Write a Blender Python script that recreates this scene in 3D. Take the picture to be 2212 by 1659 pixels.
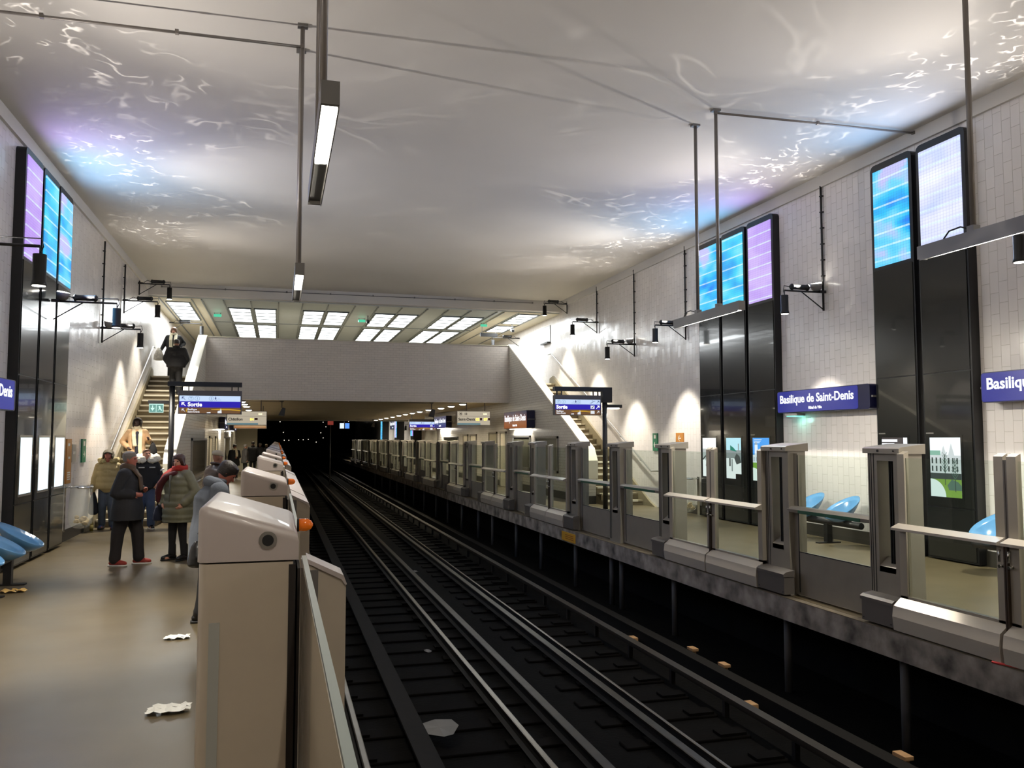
import bpy, bmesh, math, random
from mathutils import Vector, Matrix
random.seed(7)
PI = math.pi
for o in list(bpy.data.objects): bpy.data.objects.remove(o)
SC = bpy.context.scene
COL = SC.collection

# ------------------------------------------------------------ camera
F_PX = 1800.0
PITCH = math.atan(118.5 / F_PX)
YAW = math.atan(506 * math.cos(PITCH) / F_PX)
FW = Vector((math.sin(YAW) * math.cos(PITCH), math.cos(YAW) * math.cos(PITCH), math.sin(PITCH)))
RT = Vector((math.cos(YAW), -math.sin(YAW), 0))
UP = RT.cross(FW)
cam = bpy.data.cameras.new('camera')
camo = bpy.data.objects.new('camera', cam)
COL.objects.link(camo)
M = Matrix((RT, UP, -FW)).transposed().to_4x4()
M.translation = Vector((0, 0, 2.0))
camo.matrix_world = M
cam.sensor_width = 36
cam.lens = F_PX / 2212 * 36
cam.clip_start = 0.02
cam.clip_end = 400
SC.camera = camo

# ------------------------------------------------------------ world, exposure
w = bpy.data.worlds.new('night')
SC.world = w
w.use_nodes = True
w.node_tree.nodes['Background'].inputs[0].default_value = (0.01, 0.011, 0.013, 1)
w.node_tree.nodes['Background'].inputs[1].default_value = 0.15
SC.view_settings.view_transform = 'Standard'
SC.view_settings.look = 'None'
SC.view_settings.exposure = 0.35
EMS = 2 ** -0.35      # keeps signs and screens at their own level under that exposure
SC.view_settings.gamma = 1
SC.view_settings.use_curve_mapping = False

WARM = (1.0, 0.86, 0.62)
NEUT = (1.0, 0.93, 0.80)

def lamp(name, typ, loc, energy, color=NEUT, parent=None, **k):
    l = bpy.data.lights.new(name, typ)
    l.energy = energy
    l.color = color
    for a, v in k.items():
        if a not in ('aim', 'rot'): setattr(l, a, v)
    o = bpy.data.objects.new(name, l)
    COL.objects.link(o)
    o.location = loc
    if 'aim' in k:
        d = Vector(k['aim']) - Vector(loc)
        o.rotation_euler = d.to_track_quat('-Z', 'Y').to_euler()
    if 'rot' in k: o.rotation_euler = k['rot']
    if parent:
        o.parent = parent
        o.matrix_parent_inverse = Matrix.Translation(-parent.location)
    return o

# ------------------------------------------------------------ mesh helpers
def nb(): return bmesh.new()

def box(bm, x0, x1, y0, y1, z0, z1, mi=0):
    v = [bm.verts.new((x, y, z)) for x in (x0, x1) for y in (y0, y1) for z in (z0, z1)]
    for q in ((0, 1, 3, 2), (4, 6, 7, 5), (0, 4, 5, 1), (2, 3, 7, 6), (0, 2, 6, 4), (1, 5, 7, 3)):
        f = bm.faces.new([v[i] for i in q]); f.material_index = mi
    return v

def frame_of(d):
    d = Vector(d).normalized()
    a = Vector((0, 0, 1)) if abs(d.z) < 0.9 else Vector((1, 0, 0))
    u = d.cross(a).normalized()
    return u, d.cross(u).normalized()

def tube(bm, pts, r, n=10, mi=0, caps=True, r2=None):
    """round tube through a list of points; r may be a list"""
    pts = [Vector(p) for p in pts]
    rs = r if isinstance(r, (list, tuple)) else [r] * len(pts)
    rings = []
    u = None
    for i, p in enumerate(pts):
        d = (pts[min(i + 1, len(pts) - 1)] - pts[max(i - 1, 0)])
        if u is None: u, v = frame_of(d)
        else:
            d = d.normalized(); u = (u - d * u.dot(d)).normalized(); v = d.cross(u)
        rings.append([bm.verts.new(p + (u * math.cos(2 * PI * k / n) + v * math.sin(2 * PI * k / n)) * rs[i]) for k in range(n)])
    for a, b in zip(rings[:-1], rings[1:]):
        for k in range(n):
            f = bm.faces.new((a[k], a[(k + 1) % n], b[(k + 1) % n], b[k])); f.material_index = mi; f.smooth = True
    if caps:
        f = bm.faces.new(rings[0][::-1]); f.material_index = mi
        f = bm.faces.new(rings[-1]); f.material_index = mi
    return rings

def prism(bm, poly, axis, a, b, mi=0):
    """extrude a 2D polygon along an axis (0,1,2) from a to b; poly gives the two other coords in order"""
    def P(q, t):
        c = list(q); c.insert(axis, t); return bm.verts.new(c)
    A = [P(q, a) for q in poly]; B = [P(q, b) for q in poly]
    n = len(poly)
    fs = [bm.faces.new(A), bm.faces.new(B[::-1])]
    for k in range(n): fs.append(bm.faces.new((A[(k + 1) % n], A[k], B[k], B[(k + 1) % n])))
    for f in fs: f.material_index = mi

def rrect(x0, x1, y0, y1, r, n=5, corners=(1, 1, 1, 1)):
    out = []
    for (cx, cy, a0, on) in ((x1 - r, y1 - r, 0, corners[0]), (x0 + r, y1 - r, 90, corners[1]), (x0 + r, y0 + r, 180, corners[2]), (x1 - r, y0 + r, 270, corners[3])):
        if on:
            for i in range(n + 1):
                t = math.radians(a0 + 90 * i / n); out.append((cx + r * math.cos(t), cy + r * math.sin(t)))
        else: out.append((x1 if a0 in (0, 270) else x0, y1 if a0 in (0, 90) else y0))
    return out

def bevel(bm, w, seg=2):
    bmesh.ops.bevel(bm, geom=bm.edges[:], offset=w, segments=seg, profile=0.6, affect='EDGES', clamp_overlap=True)

def obj(name, bm, mats, parent=None, smooth=False, label=None, recalc=True):
    if recalc: bmesh.ops.recalc_face_normals(bm, faces=bm.faces)
    me = bpy.data.meshes.new(name)
    bm.to_mesh(me); bm.free()
    if smooth:
        for p in me.polygons: p.use_smooth = True
    if not isinstance(mats, (list, tuple)): mats = [mats]
    for m in mats: me.materials.append(m)
    o = bpy.data.objects.new(name, me)
    COL.objects.link(o)
    if parent:
        o.parent = parent
        pw = Vector(parent.location)
        if parent.parent: pw = pw + Vector(parent.parent.location)
        # parts are modelled in place: keep them there
        o.matrix_parent_inverse = WORLD[parent.name].inverted() if parent.name in WORLD else Matrix.Identity(4)
    if label: o['label'] = label
    return o

WORLD = {}
def thing(name, label, cat, loc=(0, 0, 0), group=None):
    o = bpy.data.objects.new(name, None)
    COL.objects.link(o)
    o.location = loc
    o.empty_display_size = 0.1
    WORLD[o.name] = Matrix.Translation(Vector(loc))
    o['label'] = label; o['category'] = cat
    if group: o['group'] = group
    return o

def tag(o, label, cat, group=None, kind=None):
    o['label'] = label; o['category'] = cat
    if group: o['group'] = group
    if kind: o['kind'] = kind
    return o

def struct(name, bm, m, label=None, **k):
    o = obj(name, bm, m, **k); o['kind'] = 'structure'
    if label: o['label'] = label
    return o

def setorigin(o, loc):
    """move a mesh object's origin without moving the mesh"""
    loc = Vector(loc)
    o.data.transform(Matrix.Translation(-loc)); o.location = loc
    WORLD[o.name] = Matrix.Translation(loc)

def dup(root, d, label=None, name=None):
    d = Vector(d)
    r = root.copy(); COL.objects.link(r); r.location = root.location + d
    WORLD[r.name] = Matrix.Translation(r.location)
    if label: r['label'] = label
    for ch in list(root.children):
        c = ch.copy(); COL.objects.link(c); c.parent = r
        for g in list(ch.children):
            e = g.copy(); COL.objects.link(e); e.parent = c
    return r

def evalmesh(o, name):
    dg = bpy.context.evaluated_depsgraph_get()
    me = bpy.data.meshes.new_from_object(o.evaluated_get(dg), preserve_all_data_layers=False, depsgraph=dg)
    me.name = name
    return me

ORD = ['first', 'second', 'third', 'fourth', 'fifth', 'sixth', 'seventh', 'eighth', 'ninth', 'tenth', 'eleventh', 'twelfth', 'thirteenth',
       'fourteenth', 'fifteenth', 'sixteenth', 'seventeenth', 'eighteenth', 'nineteenth', 'twentieth', 'twenty-first', 'twenty-second',
       'twenty-third', 'twenty-fourth', 'twenty-fifth', 'twenty-sixth', 'twenty-seventh', 'twenty-eighth', 'twenty-ninth', 'thirtieth']

# ------------------------------------------------------------ materials
def lin(c):
    return tuple((v / 255 / 12.92 if v / 255 <= 0.04045 else ((v / 255 + 0.055) / 1.055) ** 2.4) for v in c)

MATS = {}
def mat(name, c, rough=0.6, metal=0.0, noise=0.0, nscale=8.0, bump=0.0, bscale=60.0, spec=0.5, coat=0.0):
    if name in MATS: return MATS[name]
    m = bpy.data.materials.new(name); MATS[name] = m
    m.use_nodes = True
    nt = m.node_tree; b = nt.nodes['Principled BSDF']
    col = (*lin(c), 1)
    b.inputs['Base Color'].default_value = col
    b.inputs['Roughness'].default_value = rough
    b.inputs['Metallic'].default_value = metal
    b.inputs['Specular IOR Level'].default_value = spec
    b.inputs['Coat Weight'].default_value = coat
    if noise or bump:
        tc = nt.nodes.new('ShaderNodeTexCoord')
    if noise:
        n = nt.nodes.new('ShaderNodeTexNoise'); n.inputs['Scale'].default_value = nscale; n.inputs['Detail'].default_value = 6
        nt.links.new(tc.outputs['Object'], n.inputs['Vector'])
        r = nt.nodes.new('ShaderNodeMapRange'); r.inputs[1].default_value = 0.3; r.inputs[2].default_value = 0.7
        r.inputs[3].default_value = 1 - noise; r.inputs[4].default_value = 1 + noise
        nt.links.new(n.outputs['Fac'], r.inputs[0])
        mx = nt.nodes.new('ShaderNodeVectorMath'); mx.operation = 'SCALE'
        mx.inputs[0].default_value = col[:3]
        nt.links.new(r.outputs[0], mx.inputs['Scale'])
        nt.links.new(mx.outputs[0], b.inputs['Base Color'])
    if bump:
        n2 = nt.nodes.new('ShaderNodeTexNoise'); n2.inputs['Scale'].default_value = bscale; n2.inputs['Detail'].default_value = 4
        nt.links.new(tc.outputs['Object'], n2.inputs['Vector'])
        bp = nt.nodes.new('ShaderNodeBump'); bp.inputs['Strength'].default_value = bump; bp.inputs['Distance'].default_value = 0.01
        nt.links.new(n2.outputs['Fac'], bp.inputs['Height']); nt.links.new(bp.outputs[0], b.inputs['Normal'])
    return m

def emit(name, c, s=1.0, rough=0.3):
    if name in MATS: return MATS[name]
    m = bpy.data.materials.new(name); MATS[name] = m
    m.use_nodes = True
    b = m.node_tree.nodes['Principled BSDF']
    b.inputs['Base Color'].default_value = (0.02, 0.02, 0.02, 1)
    b.inputs['Roughness'].default_value = rough
    b.inputs['Emission Color'].default_value = (*lin(c), 1)
    b.inputs['Emission Strength'].default_value = s * (EMS if s < 2.6 else 1)
    return m

def glass(name, c=(242, 247, 243), rough=0.0):
    """thin clear pane: mostly transparent, fresnel reflection"""
    m = bpy.data.materials.new(name); MATS[name] = m
    m.use_nodes = True
    nt = m.node_tree; nt.nodes.clear()
    out = nt.nodes.new('ShaderNodeOutputMaterial')
    t = nt.nodes.new('ShaderNodeBsdfTransparent'); t.inputs[0].default_value = (*lin(c), 1)
    g = nt.nodes.new('ShaderNodeBsdfGlossy'); g.inputs['Roughness'].default_value = rough
    lw = nt.nodes.new('ShaderNodeLayerWeight'); lw.inputs[0].default_value = .5
    pw = nt.nodes.new('ShaderNodeMath'); pw.operation = 'POWER'; pw.inputs[1].default_value = 4; nt.links.new(lw.outputs['Facing'], pw.inputs[0])
    fr = nt.nodes.new('ShaderNodeMath'); fr.operation = 'MULTIPLY_ADD'; fr.inputs[1].default_value = .55; fr.inputs[2].default_value = .03; nt.links.new(pw.outputs[0], fr.inputs[0])
    mx = nt.nodes.new('ShaderNodeMixShader')
    nt.links.new(fr.outputs[0], mx.inputs[0]); nt.links.new(t.outputs[0], mx.inputs[1]); nt.links.new(g.outputs[0], mx.inputs[2])
    nt.links.new(mx.outputs[0], out.inputs[0])
    return m

def tile_mat(name, c, u, v, bw, rh, rough=0.22, tilt=0.03, mort=0.003, mc=(186, 180, 170), bump=0.8, var=0.03):
    """glazed tiles laid in running bond; u,v = which object axes run along and across a tile row"""
    m = bpy.data.materials.new(name); MATS[name] = m
    m.use_nodes = True
    nt = m.node_tree; b = nt.nodes['Principled BSDF']; L = nt.links.new
    tc = nt.nodes.new('ShaderNodeTexCoord')
    sp = nt.nodes.new('ShaderNodeSeparateXYZ'); L(tc.outputs['Object'], sp.inputs[0])
    cb = nt.nodes.new('ShaderNodeCombineXYZ'); L(sp.outputs[u], cb.inputs[0]); L(sp.outputs[v], cb.inputs[1])
    br = nt.nodes.new('ShaderNodeTexBrick'); L(cb.outputs[0], br.inputs['Vector'])
    br.inputs['Scale'].default_value = 1; br.inputs['Brick Width'].default_value = bw; br.inputs['Row Height'].default_value = rh
    br.inputs['Mortar Size'].default_value = mort; br.inputs['Mortar Smooth'].default_value = 0.3
    br.inputs['Color1'].default_value = (0, 0, 0, 1); br.inputs['Color2'].default_value = (1, 1, 1, 1)
    br.inputs['Mortar'].default_value = (0.5, 0.5, 0.5, 1)
    base = Vector(lin(c))
    mr = nt.nodes.new('ShaderNodeMapRange'); mr.inputs[3].default_value = 1 - var; mr.inputs[4].default_value = 1 + var
    L(br.outputs['Color'], mr.inputs[0])
    vs = nt.nodes.new('ShaderNodeVectorMath'); vs.operation = 'SCALE'; vs.inputs[0].default_value = base
    L(mr.outputs[0], vs.inputs['Scale'])
    mix = nt.nodes.new('ShaderNodeMix'); mix.data_type = 'RGBA'
    L(br.outputs['Fac'], mix.inputs['Factor']); L(vs.outputs[0], mix.inputs['A']); mix.inputs['B'].default_value = (*lin(mc), 1)
    L(mix.outputs['Result'], b.inputs['Base Color'])
    b.inputs['Roughness'].default_value = rough
    # every tile sits at a slightly different tilt
    geo = nt.nodes.new('ShaderNodeNewGeometry')
    wn = nt.nodes.new('ShaderNodeTexWhiteNoise'); wn.noise_dimensions = '1D'; L(br.outputs['Color'], wn.inputs['W'])
    sub = nt.nodes.new('ShaderNodeVectorMath'); sub.operation = 'SUBTRACT'; L(wn.outputs['Color'], sub.inputs[0]); sub.inputs[1].default_value = (0.5, 0.5, 0.5)
    sc = nt.nodes.new('ShaderNodeVectorMath'); sc.operation = 'SCALE'; L(sub.outputs[0], sc.inputs[0]); sc.inputs['Scale'].default_value = tilt
    ns = nt.nodes.new('ShaderNodeTexNoise'); ns.inputs['Scale'].default_value = 2.2 / rh * 0.3; L(tc.outputs['Object'], ns.inputs['Vector'])
    sub2 = nt.nodes.new('ShaderNodeVectorMath'); sub2.operation = 'SUBTRACT'; L(ns.outputs['Color'], sub2.inputs[0]); sub2.inputs[1].default_value = (0.5, 0.5, 0.5)
    sc2 = nt.nodes.new('ShaderNodeVectorMath'); sc2.operation = 'SCALE'; L(sub2.outputs[0], sc2.inputs[0]); sc2.inputs['Scale'].default_value = tilt * 0.8
    ad = nt.nodes.new('ShaderNodeVectorMath'); L(geo.outputs['Normal'], ad.inputs[0]); L(sc.outputs[0], ad.inputs[1])
    ad2 = nt.nodes.new('ShaderNodeVectorMath'); L(ad.outputs[0], ad2.inputs[0]); L(sc2.outputs[0], ad2.inputs[1])
    no = nt.nodes.new('ShaderNodeVectorMath'); no.operation = 'NORMALIZE'; L(ad2.outputs[0], no.inputs[0])
    inv = nt.nodes.new('ShaderNodeMath'); inv.operation = 'SUBTRACT'; inv.inputs[0].default_value = 1; L(br.outputs['Fac'], inv.inputs[1])
    bp = nt.nodes.new('ShaderNodeBump'); bp.inputs['Strength'].default_value = bump; bp.inputs['Distance'].default_value = 0.004
    L(inv.outputs[0], bp.inputs['Height']); L(no.outputs[0], bp.inputs['Normal'])
    L(bp.outputs[0], b.inputs['Normal'])
    return m
# ============================================================ the setting
XL, XR, ZC = -4.0, 9.7, 6.9
XEL, XER = 0.12, 6.2           # platform edges
M_WALL = tile_mat('wall_tiles_upright', (222, 217, 213), 2, 1, 0.30, 0.15, rough=0.2, tilt=0.035)
M_WALLX = tile_mat('end_wall_tiles', (200, 194, 184), 0, 2, 0.2, 0.085, rough=0.3, tilt=0.02)
M_BRIDGE = tile_mat('bridge_tiles', (222, 212, 202), 0, 2, 0.22, 0.085, rough=0.34, tilt=0.02, mc=(176, 166, 156), mort=.002)
M_WALLH = tile_mat('wall_tiles_level', (206, 200, 188), 1, 2, 0.22, 0.085, rough=0.25, tilt=0.03, mc=(140, 132, 120))
M_CEIL = mat('ceiling_plaster', (206, 202, 196), 0.85, noise=0.02, nscale=0.7)
M_CREAM = mat('cream_plaster', (214, 206, 182), 0.7)
M_GREYP = mat('grey_ceiling_panel', (196, 202, 200), 0.3, metal=0.3, noise=0.05, nscale=2)
M_SKIRT = mat('dark_skirting', (60, 56, 50), 0.45)
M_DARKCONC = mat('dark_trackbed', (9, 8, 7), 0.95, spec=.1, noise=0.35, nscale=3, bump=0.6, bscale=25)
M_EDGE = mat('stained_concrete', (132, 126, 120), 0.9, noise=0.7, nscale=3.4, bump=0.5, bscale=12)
M_UNDER = mat('dark_concrete', (20, 20, 20), 0.95, spec=.1, noise=0.2, nscale=4)  # near-black concrete for the under-platform walls and the tunnel

def floor_mat():
    m = mat('platform_floor', (95, 84, 63), 0.42, noise=0.10, nscale=1.6)
    nt = m.node_tree; b = nt.nodes['Principled BSDF']; L = nt.links.new
    tc = nt.nodes.new('ShaderNodeTexCoord')
    n = nt.nodes.new('ShaderNodeTexNoise'); n.inputs['Scale'].default_value = 0.9; n.inputs['Detail'].default_value = 8; L(tc.outputs['Object'], n.inputs['Vector'])
    r = nt.nodes.new('ShaderNodeMapRange'); r.inputs[1].default_value = .3; r.inputs[2].default_value = .7; r.inputs[3].default_value = 0.30; r.inputs[4].default_value = 0.38
    L(n.outputs['Fac'], r.inputs[0]); L(r.outputs[0], b.inputs['Roughness'])
    n2 = nt.nodes.new('ShaderNodeTexNoise'); n2.inputs['Scale'].default_value = 180; L(tc.outputs['Object'], n2.inputs['Vector'])
    bp = nt.nodes.new('ShaderNodeBump'); bp.inputs['Strength'].default_value = 0.25; bp.inputs['Distance'].default_value = 0.002
    L(n2.outputs['Fac'], bp.inputs['Height']); L(bp.outputs[0], b.inputs['Normal'])
    return m
M_FLOOR = floor_mat()

Y0, YB, YS, YM = -12.0, 30.0, 20.8, 28.95    # back of station, bridge face, stair foot, stair head
ZM = 4.0                                     # upper hall floor
ZU = 3.36                                    # low ceiling under the hall
YU = 61.0                                    # end of that low ceiling
XIL, XIR = -2.4, 8.3                         # stair inner walls, track side

bm = nb(); box(bm, XL - .2, XEL, Y0, 62, -0.28, 0); struct('floor', bm, M_FLOOR)
ZRP = .2       # the right platform stands a step above its gate sill
bm = nb(); prism(bm, [(XER + .12, -.28), (XR + .2, -.28), (XR + .2, ZRP), (6.70, ZRP), (6.70, 0), (XER + .12, 0)], 1, Y0, 110); struct('floor_right', bm, M_FLOOR)
bm = nb(); box(bm, XER, XER + .12, Y0, 110, -0.28, -0.004); struct('trim_1', bm, M_EDGE)
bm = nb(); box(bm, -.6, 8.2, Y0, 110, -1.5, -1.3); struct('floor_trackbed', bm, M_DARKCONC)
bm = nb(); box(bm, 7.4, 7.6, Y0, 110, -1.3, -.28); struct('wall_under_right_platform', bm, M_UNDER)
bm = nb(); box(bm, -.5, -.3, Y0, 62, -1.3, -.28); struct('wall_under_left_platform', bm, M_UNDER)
bm = nb(); box(bm, XL - .2, XL, Y0, 46, 0, ZC + .3); struct('wall_left', bm, M_WALL)
bm = nb(); box(bm, XR, XR + .2, Y0, 110, 0, ZC + .3); struct('wall_right', bm, M_WALL)
bm = nb(); box(bm, XL - .2, XR + .2, Y0 - .2, Y0, -1.5, ZC + .2); struct('wall_behind', bm, M_WALLX)
bm = nb(); box(bm, XL - .2, XR + .2, Y0, 28.0, ZC, ZC + .2); struct('ceiling', bm, M_CEIL)
# beam at the end of the high ceiling and the upper hall's metal ceiling
bm = nb(); box(bm, XL, XR, 28.0, 28.25, 6.53, ZC + .2); struct('trim_2', bm, M_CEIL)
bm = nb(); box(bm, XL, XR, 28.25, 46, 6.5, 6.7); struct('ceiling_upper_hall', bm, M_GREYP)
bm = nb()
for x in (-4.0, -2.55, -2.3): pass
box(bm, XL, -2.45, 28.25, 46, 6.485, 6.5); box(bm, 7.6, XR, 28.25, 46, 6.485, 6.5); struct('trim_3', bm, M_CREAM)
bm = nb()
for x in (-3.72, -2.75, -2.45, -1.78, -.93, -.05, .72, 1.56, 2.45, 3.22, 4.03, 4.92, 5.66, 6.46, 7.4, 7.65, 8.2, 9.1):
    box(bm, x - .02, x + .02, 28.3, 45.9, 6.465, 6.488)
for y in (33.6, 38.7): box(bm, -2.4, 7.6, y, y + .05, 6.47, 6.499)
struct('trim_4', bm, mat('panel_joint', (130, 134, 132), 0.5))
bm = nb(); box(bm, XL - .2, XR + .2, 46, 46.2, ZM, 6.7); struct('wall_upper_hall_end', bm, M_CREAM)
bm = nb(); box(bm, XL, XIL - .22, YM, 46, ZM - .12, ZM); box(bm, XIL - .22, XIR + .22, YB + .25, 46, ZM - .12, ZM); box(bm, XIR + .22, XR, YM, 46, ZM - .12, ZM)
struct('floor_upper_hall', bm, M_FLOOR)
# bridge parapet face
bm = nb(); box(bm, XIL, XIR, YB, YB + .25, ZU - .02, 5.47); struct('wall_bridge_face', bm, M_BRIDGE)
bm = nb(); box(bm, XIL - .25, XIR + .25, YB - .02, YB + .3, 5.47, 5.50); struct('trim_5', bm, M_CREAM)
# low ceiling over the tracks
bm = nb(); box(bm, XIL, XR, YB + .25, YU, ZU, ZU + .3); struct('ceiling_low', bm, mat('low_ceiling', (196, 182, 154), .8, noise=.05, nscale=1))
bm = nb(); box(bm, XIL, XR, YU - .05, YU + .15, ZU - .09, ZU + .3); struct('trim_6', bm, mat('pale_edge_beam', (190, 184, 168), .6))
# wall above the low ceiling's far end, dark tunnel beyond
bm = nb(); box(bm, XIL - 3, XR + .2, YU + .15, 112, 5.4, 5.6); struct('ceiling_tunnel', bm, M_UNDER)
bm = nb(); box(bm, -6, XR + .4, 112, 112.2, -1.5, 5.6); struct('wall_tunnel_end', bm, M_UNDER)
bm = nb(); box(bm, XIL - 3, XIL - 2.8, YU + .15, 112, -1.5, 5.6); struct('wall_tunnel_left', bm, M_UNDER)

# stair inner walls (tracks side) under a sloping cap, running on under the hall
CAP = [(21.75, 0.0), (21.75, 1.42), (21.95, 1.72), (YB, 5.47)]
def inner_wall(name, xa, xb, yend):
    bm = nb()
    prism(bm, [(21.75, 0), (yend, 0), (yend, ZU), (YB + .25, ZU), (YB + .25, 5.47), (YB, 5.47), (21.95, 1.68), (21.75, 1.38)], 0, xa, xb)
    return struct(name, bm, M_WALLH)
inner_wall('wall_left_stair', XIL - .22, XIL, 53.2)
inner_wall('wall_right_stair', XIR, XIR + .22, 48.4)
bm = nb(); box(bm, XIR, XR, 48.4, 48.6, 0, ZU); struct('wall_right_return', bm, M_WALLX)
bm = nb(); box(bm, XIL - .2, -1.2, 53.2, 53.4, 0, ZU); struct('wall_left_return', bm, M_CREAM)
M_CAP = mat('pale_cap_stone', (232, 226, 206), 0.35)
for nm, xa, xb in (('trim_7', XIL - .26, XIL + .02), ('trim_8', XIR - .02, XIR + .26)):
    bm = nb()
    prism(bm, [(21.70, .9), (21.70, 1.40), (21.93, 1.74), (YB, 5.53), (YB + .28, 5.53), (YB + .28, 5.49), (YB, 5.47), (21.95, 1.69), (21.75, 1.38), (21.75, .9)], 0, xa, xb)
    struct(nm, bm, M_CAP)

# staircases
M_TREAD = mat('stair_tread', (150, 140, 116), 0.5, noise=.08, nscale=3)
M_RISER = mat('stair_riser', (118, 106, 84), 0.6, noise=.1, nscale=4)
M_NOSE = mat('stair_nosing', (214, 208, 190), 0.3)
def staircase(xa, xb, label):
    t = thing('staircase', label, 'stairs', ((xa + xb) / 2, YS, 0))
    n = 24; run = (YM - YS) / n; rise = ZM / n
    bt, br, bn = nb(), nb(), nb()
    for i in range(n):
        y = YS + i * run; z = (i + 1) * rise
        box(bt, xa, xb, y - .02, y + run, z - .04, z)
        box(br, xa, xb, y, y + .02, z - rise, z - .04)
        box(bn, xa + .02, xb - .14, y - .03, y + .035, z - .042, z + .006)
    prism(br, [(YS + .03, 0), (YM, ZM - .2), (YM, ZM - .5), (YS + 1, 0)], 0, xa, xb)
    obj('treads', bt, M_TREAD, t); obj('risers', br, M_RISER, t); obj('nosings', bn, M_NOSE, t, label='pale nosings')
    return t
st_l = staircase(XL + .065, XIL - .265, 'long staircase with pale step edges climbing behind the people on the left platform')
st_r = staircase(XIR + .265, XR - .065, 'narrow staircase climbing beside the right-hand tiled wall, seen past the gates')
# sloping wall stringers, grey
def stringer(name, x0, x1):
    bm = nb()
    s = ZM / (YM - YS)
    prism(bm, [(19.9, 0), (YS, 0), (YM, ZM), (YM + .3, ZM), (YM + .3, ZM + .22), (YM - .1, ZM + .3), (YS - .1, .32), (YS - .45, .2), (19.9, .2)], 0, x0, x1)
    struct(name, bm, mat('stair_stringer', (134, 124, 100), 0.5))
stringer('trim_9', XL, XL + .06); stringer('trim_10', XR - .06, XR)
# skirtings
for nm, b_ in (('baseboard_left', (XL, XL + .02, Y0, 19.9)), ('baseboard_right', (XR - .02, XR, Y0, 19.9)),
               ('baseboard_left_stair', (XIL, XIL + .015, 21.75, 53)), ('baseboard_right_stair', (XIR - .015, XIR, 21.75, 48.4)), ('baseboard_right_end', (XIR, XIR + .22, 21.735, 21.75)), ('baseboard_left_end', (XIL - .22, XIL, 21.735, 21.75)),
               ('baseboard_right_far', (XR - .02, XR, 48.6, 110))):
    bm = nb(); zb = ZRP if 'right' in nm else 0; box(bm, *b_, zb, zb + .22); struct(nm, bm, M_SKIRT)
# plaster cornice strips along the high ceiling
bm = nb(); box(bm, XL, XL + .05, Y0, 28, 6.68, ZC); struct('trim_11', bm, M_CEIL)
bm = nb(); box(bm, XR - .05, XR, Y0, 28, 6.68, ZC); struct('trim_12', bm, M_CEIL)
# hall side walls above the stairs
bm = nb(); box(bm, 7.0, 9.7, 44.0, 46, ZM, 6.5); struct('wall_upper_hall_block', bm, M_CREAM)
# ============================================================ luminaires
M_BLACK = mat('black_painted_metal', (22, 21, 22), 0.45)
M_GREYM = mat('grey_painted_metal', (120, 118, 116), 0.45, metal=0.3)
M_PIPE = mat('grey_pipe', (128, 122, 118), 0.4, metal=0.2)
E_LAMP = emit('lamp_glow', (255, 250, 236), 12)
E_TUBE = emit('tube_glow', (255, 250, 238), 9)
E_PANEL = emit('ceiling_panel_glow', (246, 250, 252), 4.2)
E_DOWN = emit('downlight_glow', (255, 246, 224), 9)

# linear lights hung from the ceiling over each platform edge (they run along the tracks)
HT = 3.88
def linear_light(x, ya, yb, poles, label, lit=(0, 1), power=80, ztop=None):
    ztop = ztop or ZC
    t = thing('linear_light', label, 'hanging light', (x, (ya + yb) / 2, HT), 'linear lights hung over the platform edges')
    bm = nb()
    # channel, open below: the lip on the track side hangs lower, so the light falls on the platform
    pf = -1 if x < 3 else 1
    q = [(x - pf * .05, HT - .10), (x - pf * .043, HT - .10), (x - pf * .04, HT - .035), (x + pf * .04, HT - .035), (x + pf * .043, HT - .078), (x + pf * .05, HT - .078), (x + pf * .05, HT + .045), (x - pf * .05, HT + .045)]
    prism(bm, q, 1, ya, yb)
    box(bm, x - .05, x + .05, ya - .03, ya, HT - .085, HT + .045); box(bm, x - .05, x + .05, yb, yb + .03, HT - .085, HT + .045)
    obj('housing', bm, M_GREYM, t)
    L_ = yb - ya
    bm = nb(); box(bm, x - .038, x + .038, ya + L_ * lit[0] + .02, ya + L_ * lit[1] - .02, HT - .06, HT - .036); obj('diffuser', bm, E_TUBE, t)
    if lit[1] < 1: bm = nb(); box(bm, x - .038, x + .038, ya + L_ * lit[1], yb, HT - .06, HT - .036); obj('dark_cover', bm, mat('dark_louvre', (44, 44, 44), .4), t)
    for i, y in enumerate(poles):
        bm = nb(); tube(bm, [(x, y, HT + .045), (x, y, ztop)], .026, 12)
        p = obj('pole', bm, M_PIPE, t)
        bm = nb(); box(bm, x - .06, x + .06, y - .05, y + .05, ztop - .03, ztop); obj('ceiling_plate', bm, M_GREYM, p)
        bm = nb(); box(bm, x - .04, x + .04, y - .04, y + .04, HT + .04, HT + .1); obj('clamp', bm, M_GREYM, p)
    bm = nb(); c = yb - .3
    tube(bm, [(x - .03, c, HT + .05), (x - .03, c - .07, HT + .11), (x - .02, c - .2, HT + .12), (x, poles[-1], HT + .06)], .008, 6); obj('cable', bm, M_BLACK, t)
    lamp('tube_lamp', 'AREA', (x, (ya + yb) / 2, HT - .066), power, NEUT, t, shape='RECTANGLE', size=.055, size_y=L_ * .9, rot=(0, -pf * math.radians(34), 0), spread=math.radians(150))
    return t
linear_light(.24, 4.5, 6.45, (5.35, 5.95), 'nearest hanging strip light over the left platform edge, seen end-on below a thick grey pole', (.0, .55))
linear_light(.2, 9.35, 11.2, (9.9, 10.55), 'smaller strip light further along over the left platform edge on a thin grey pole', (.0, .6))
linear_light(6.2, 10.26, 12.2, (10.86, 11.49), 'lit strip light in front of the three-panel display bank on the right', power=135)
linear_light(6.2, 4.9, 6.83, (5.3, 6.2), 'lit strip light running out of the right edge of the picture', power=135)
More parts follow.
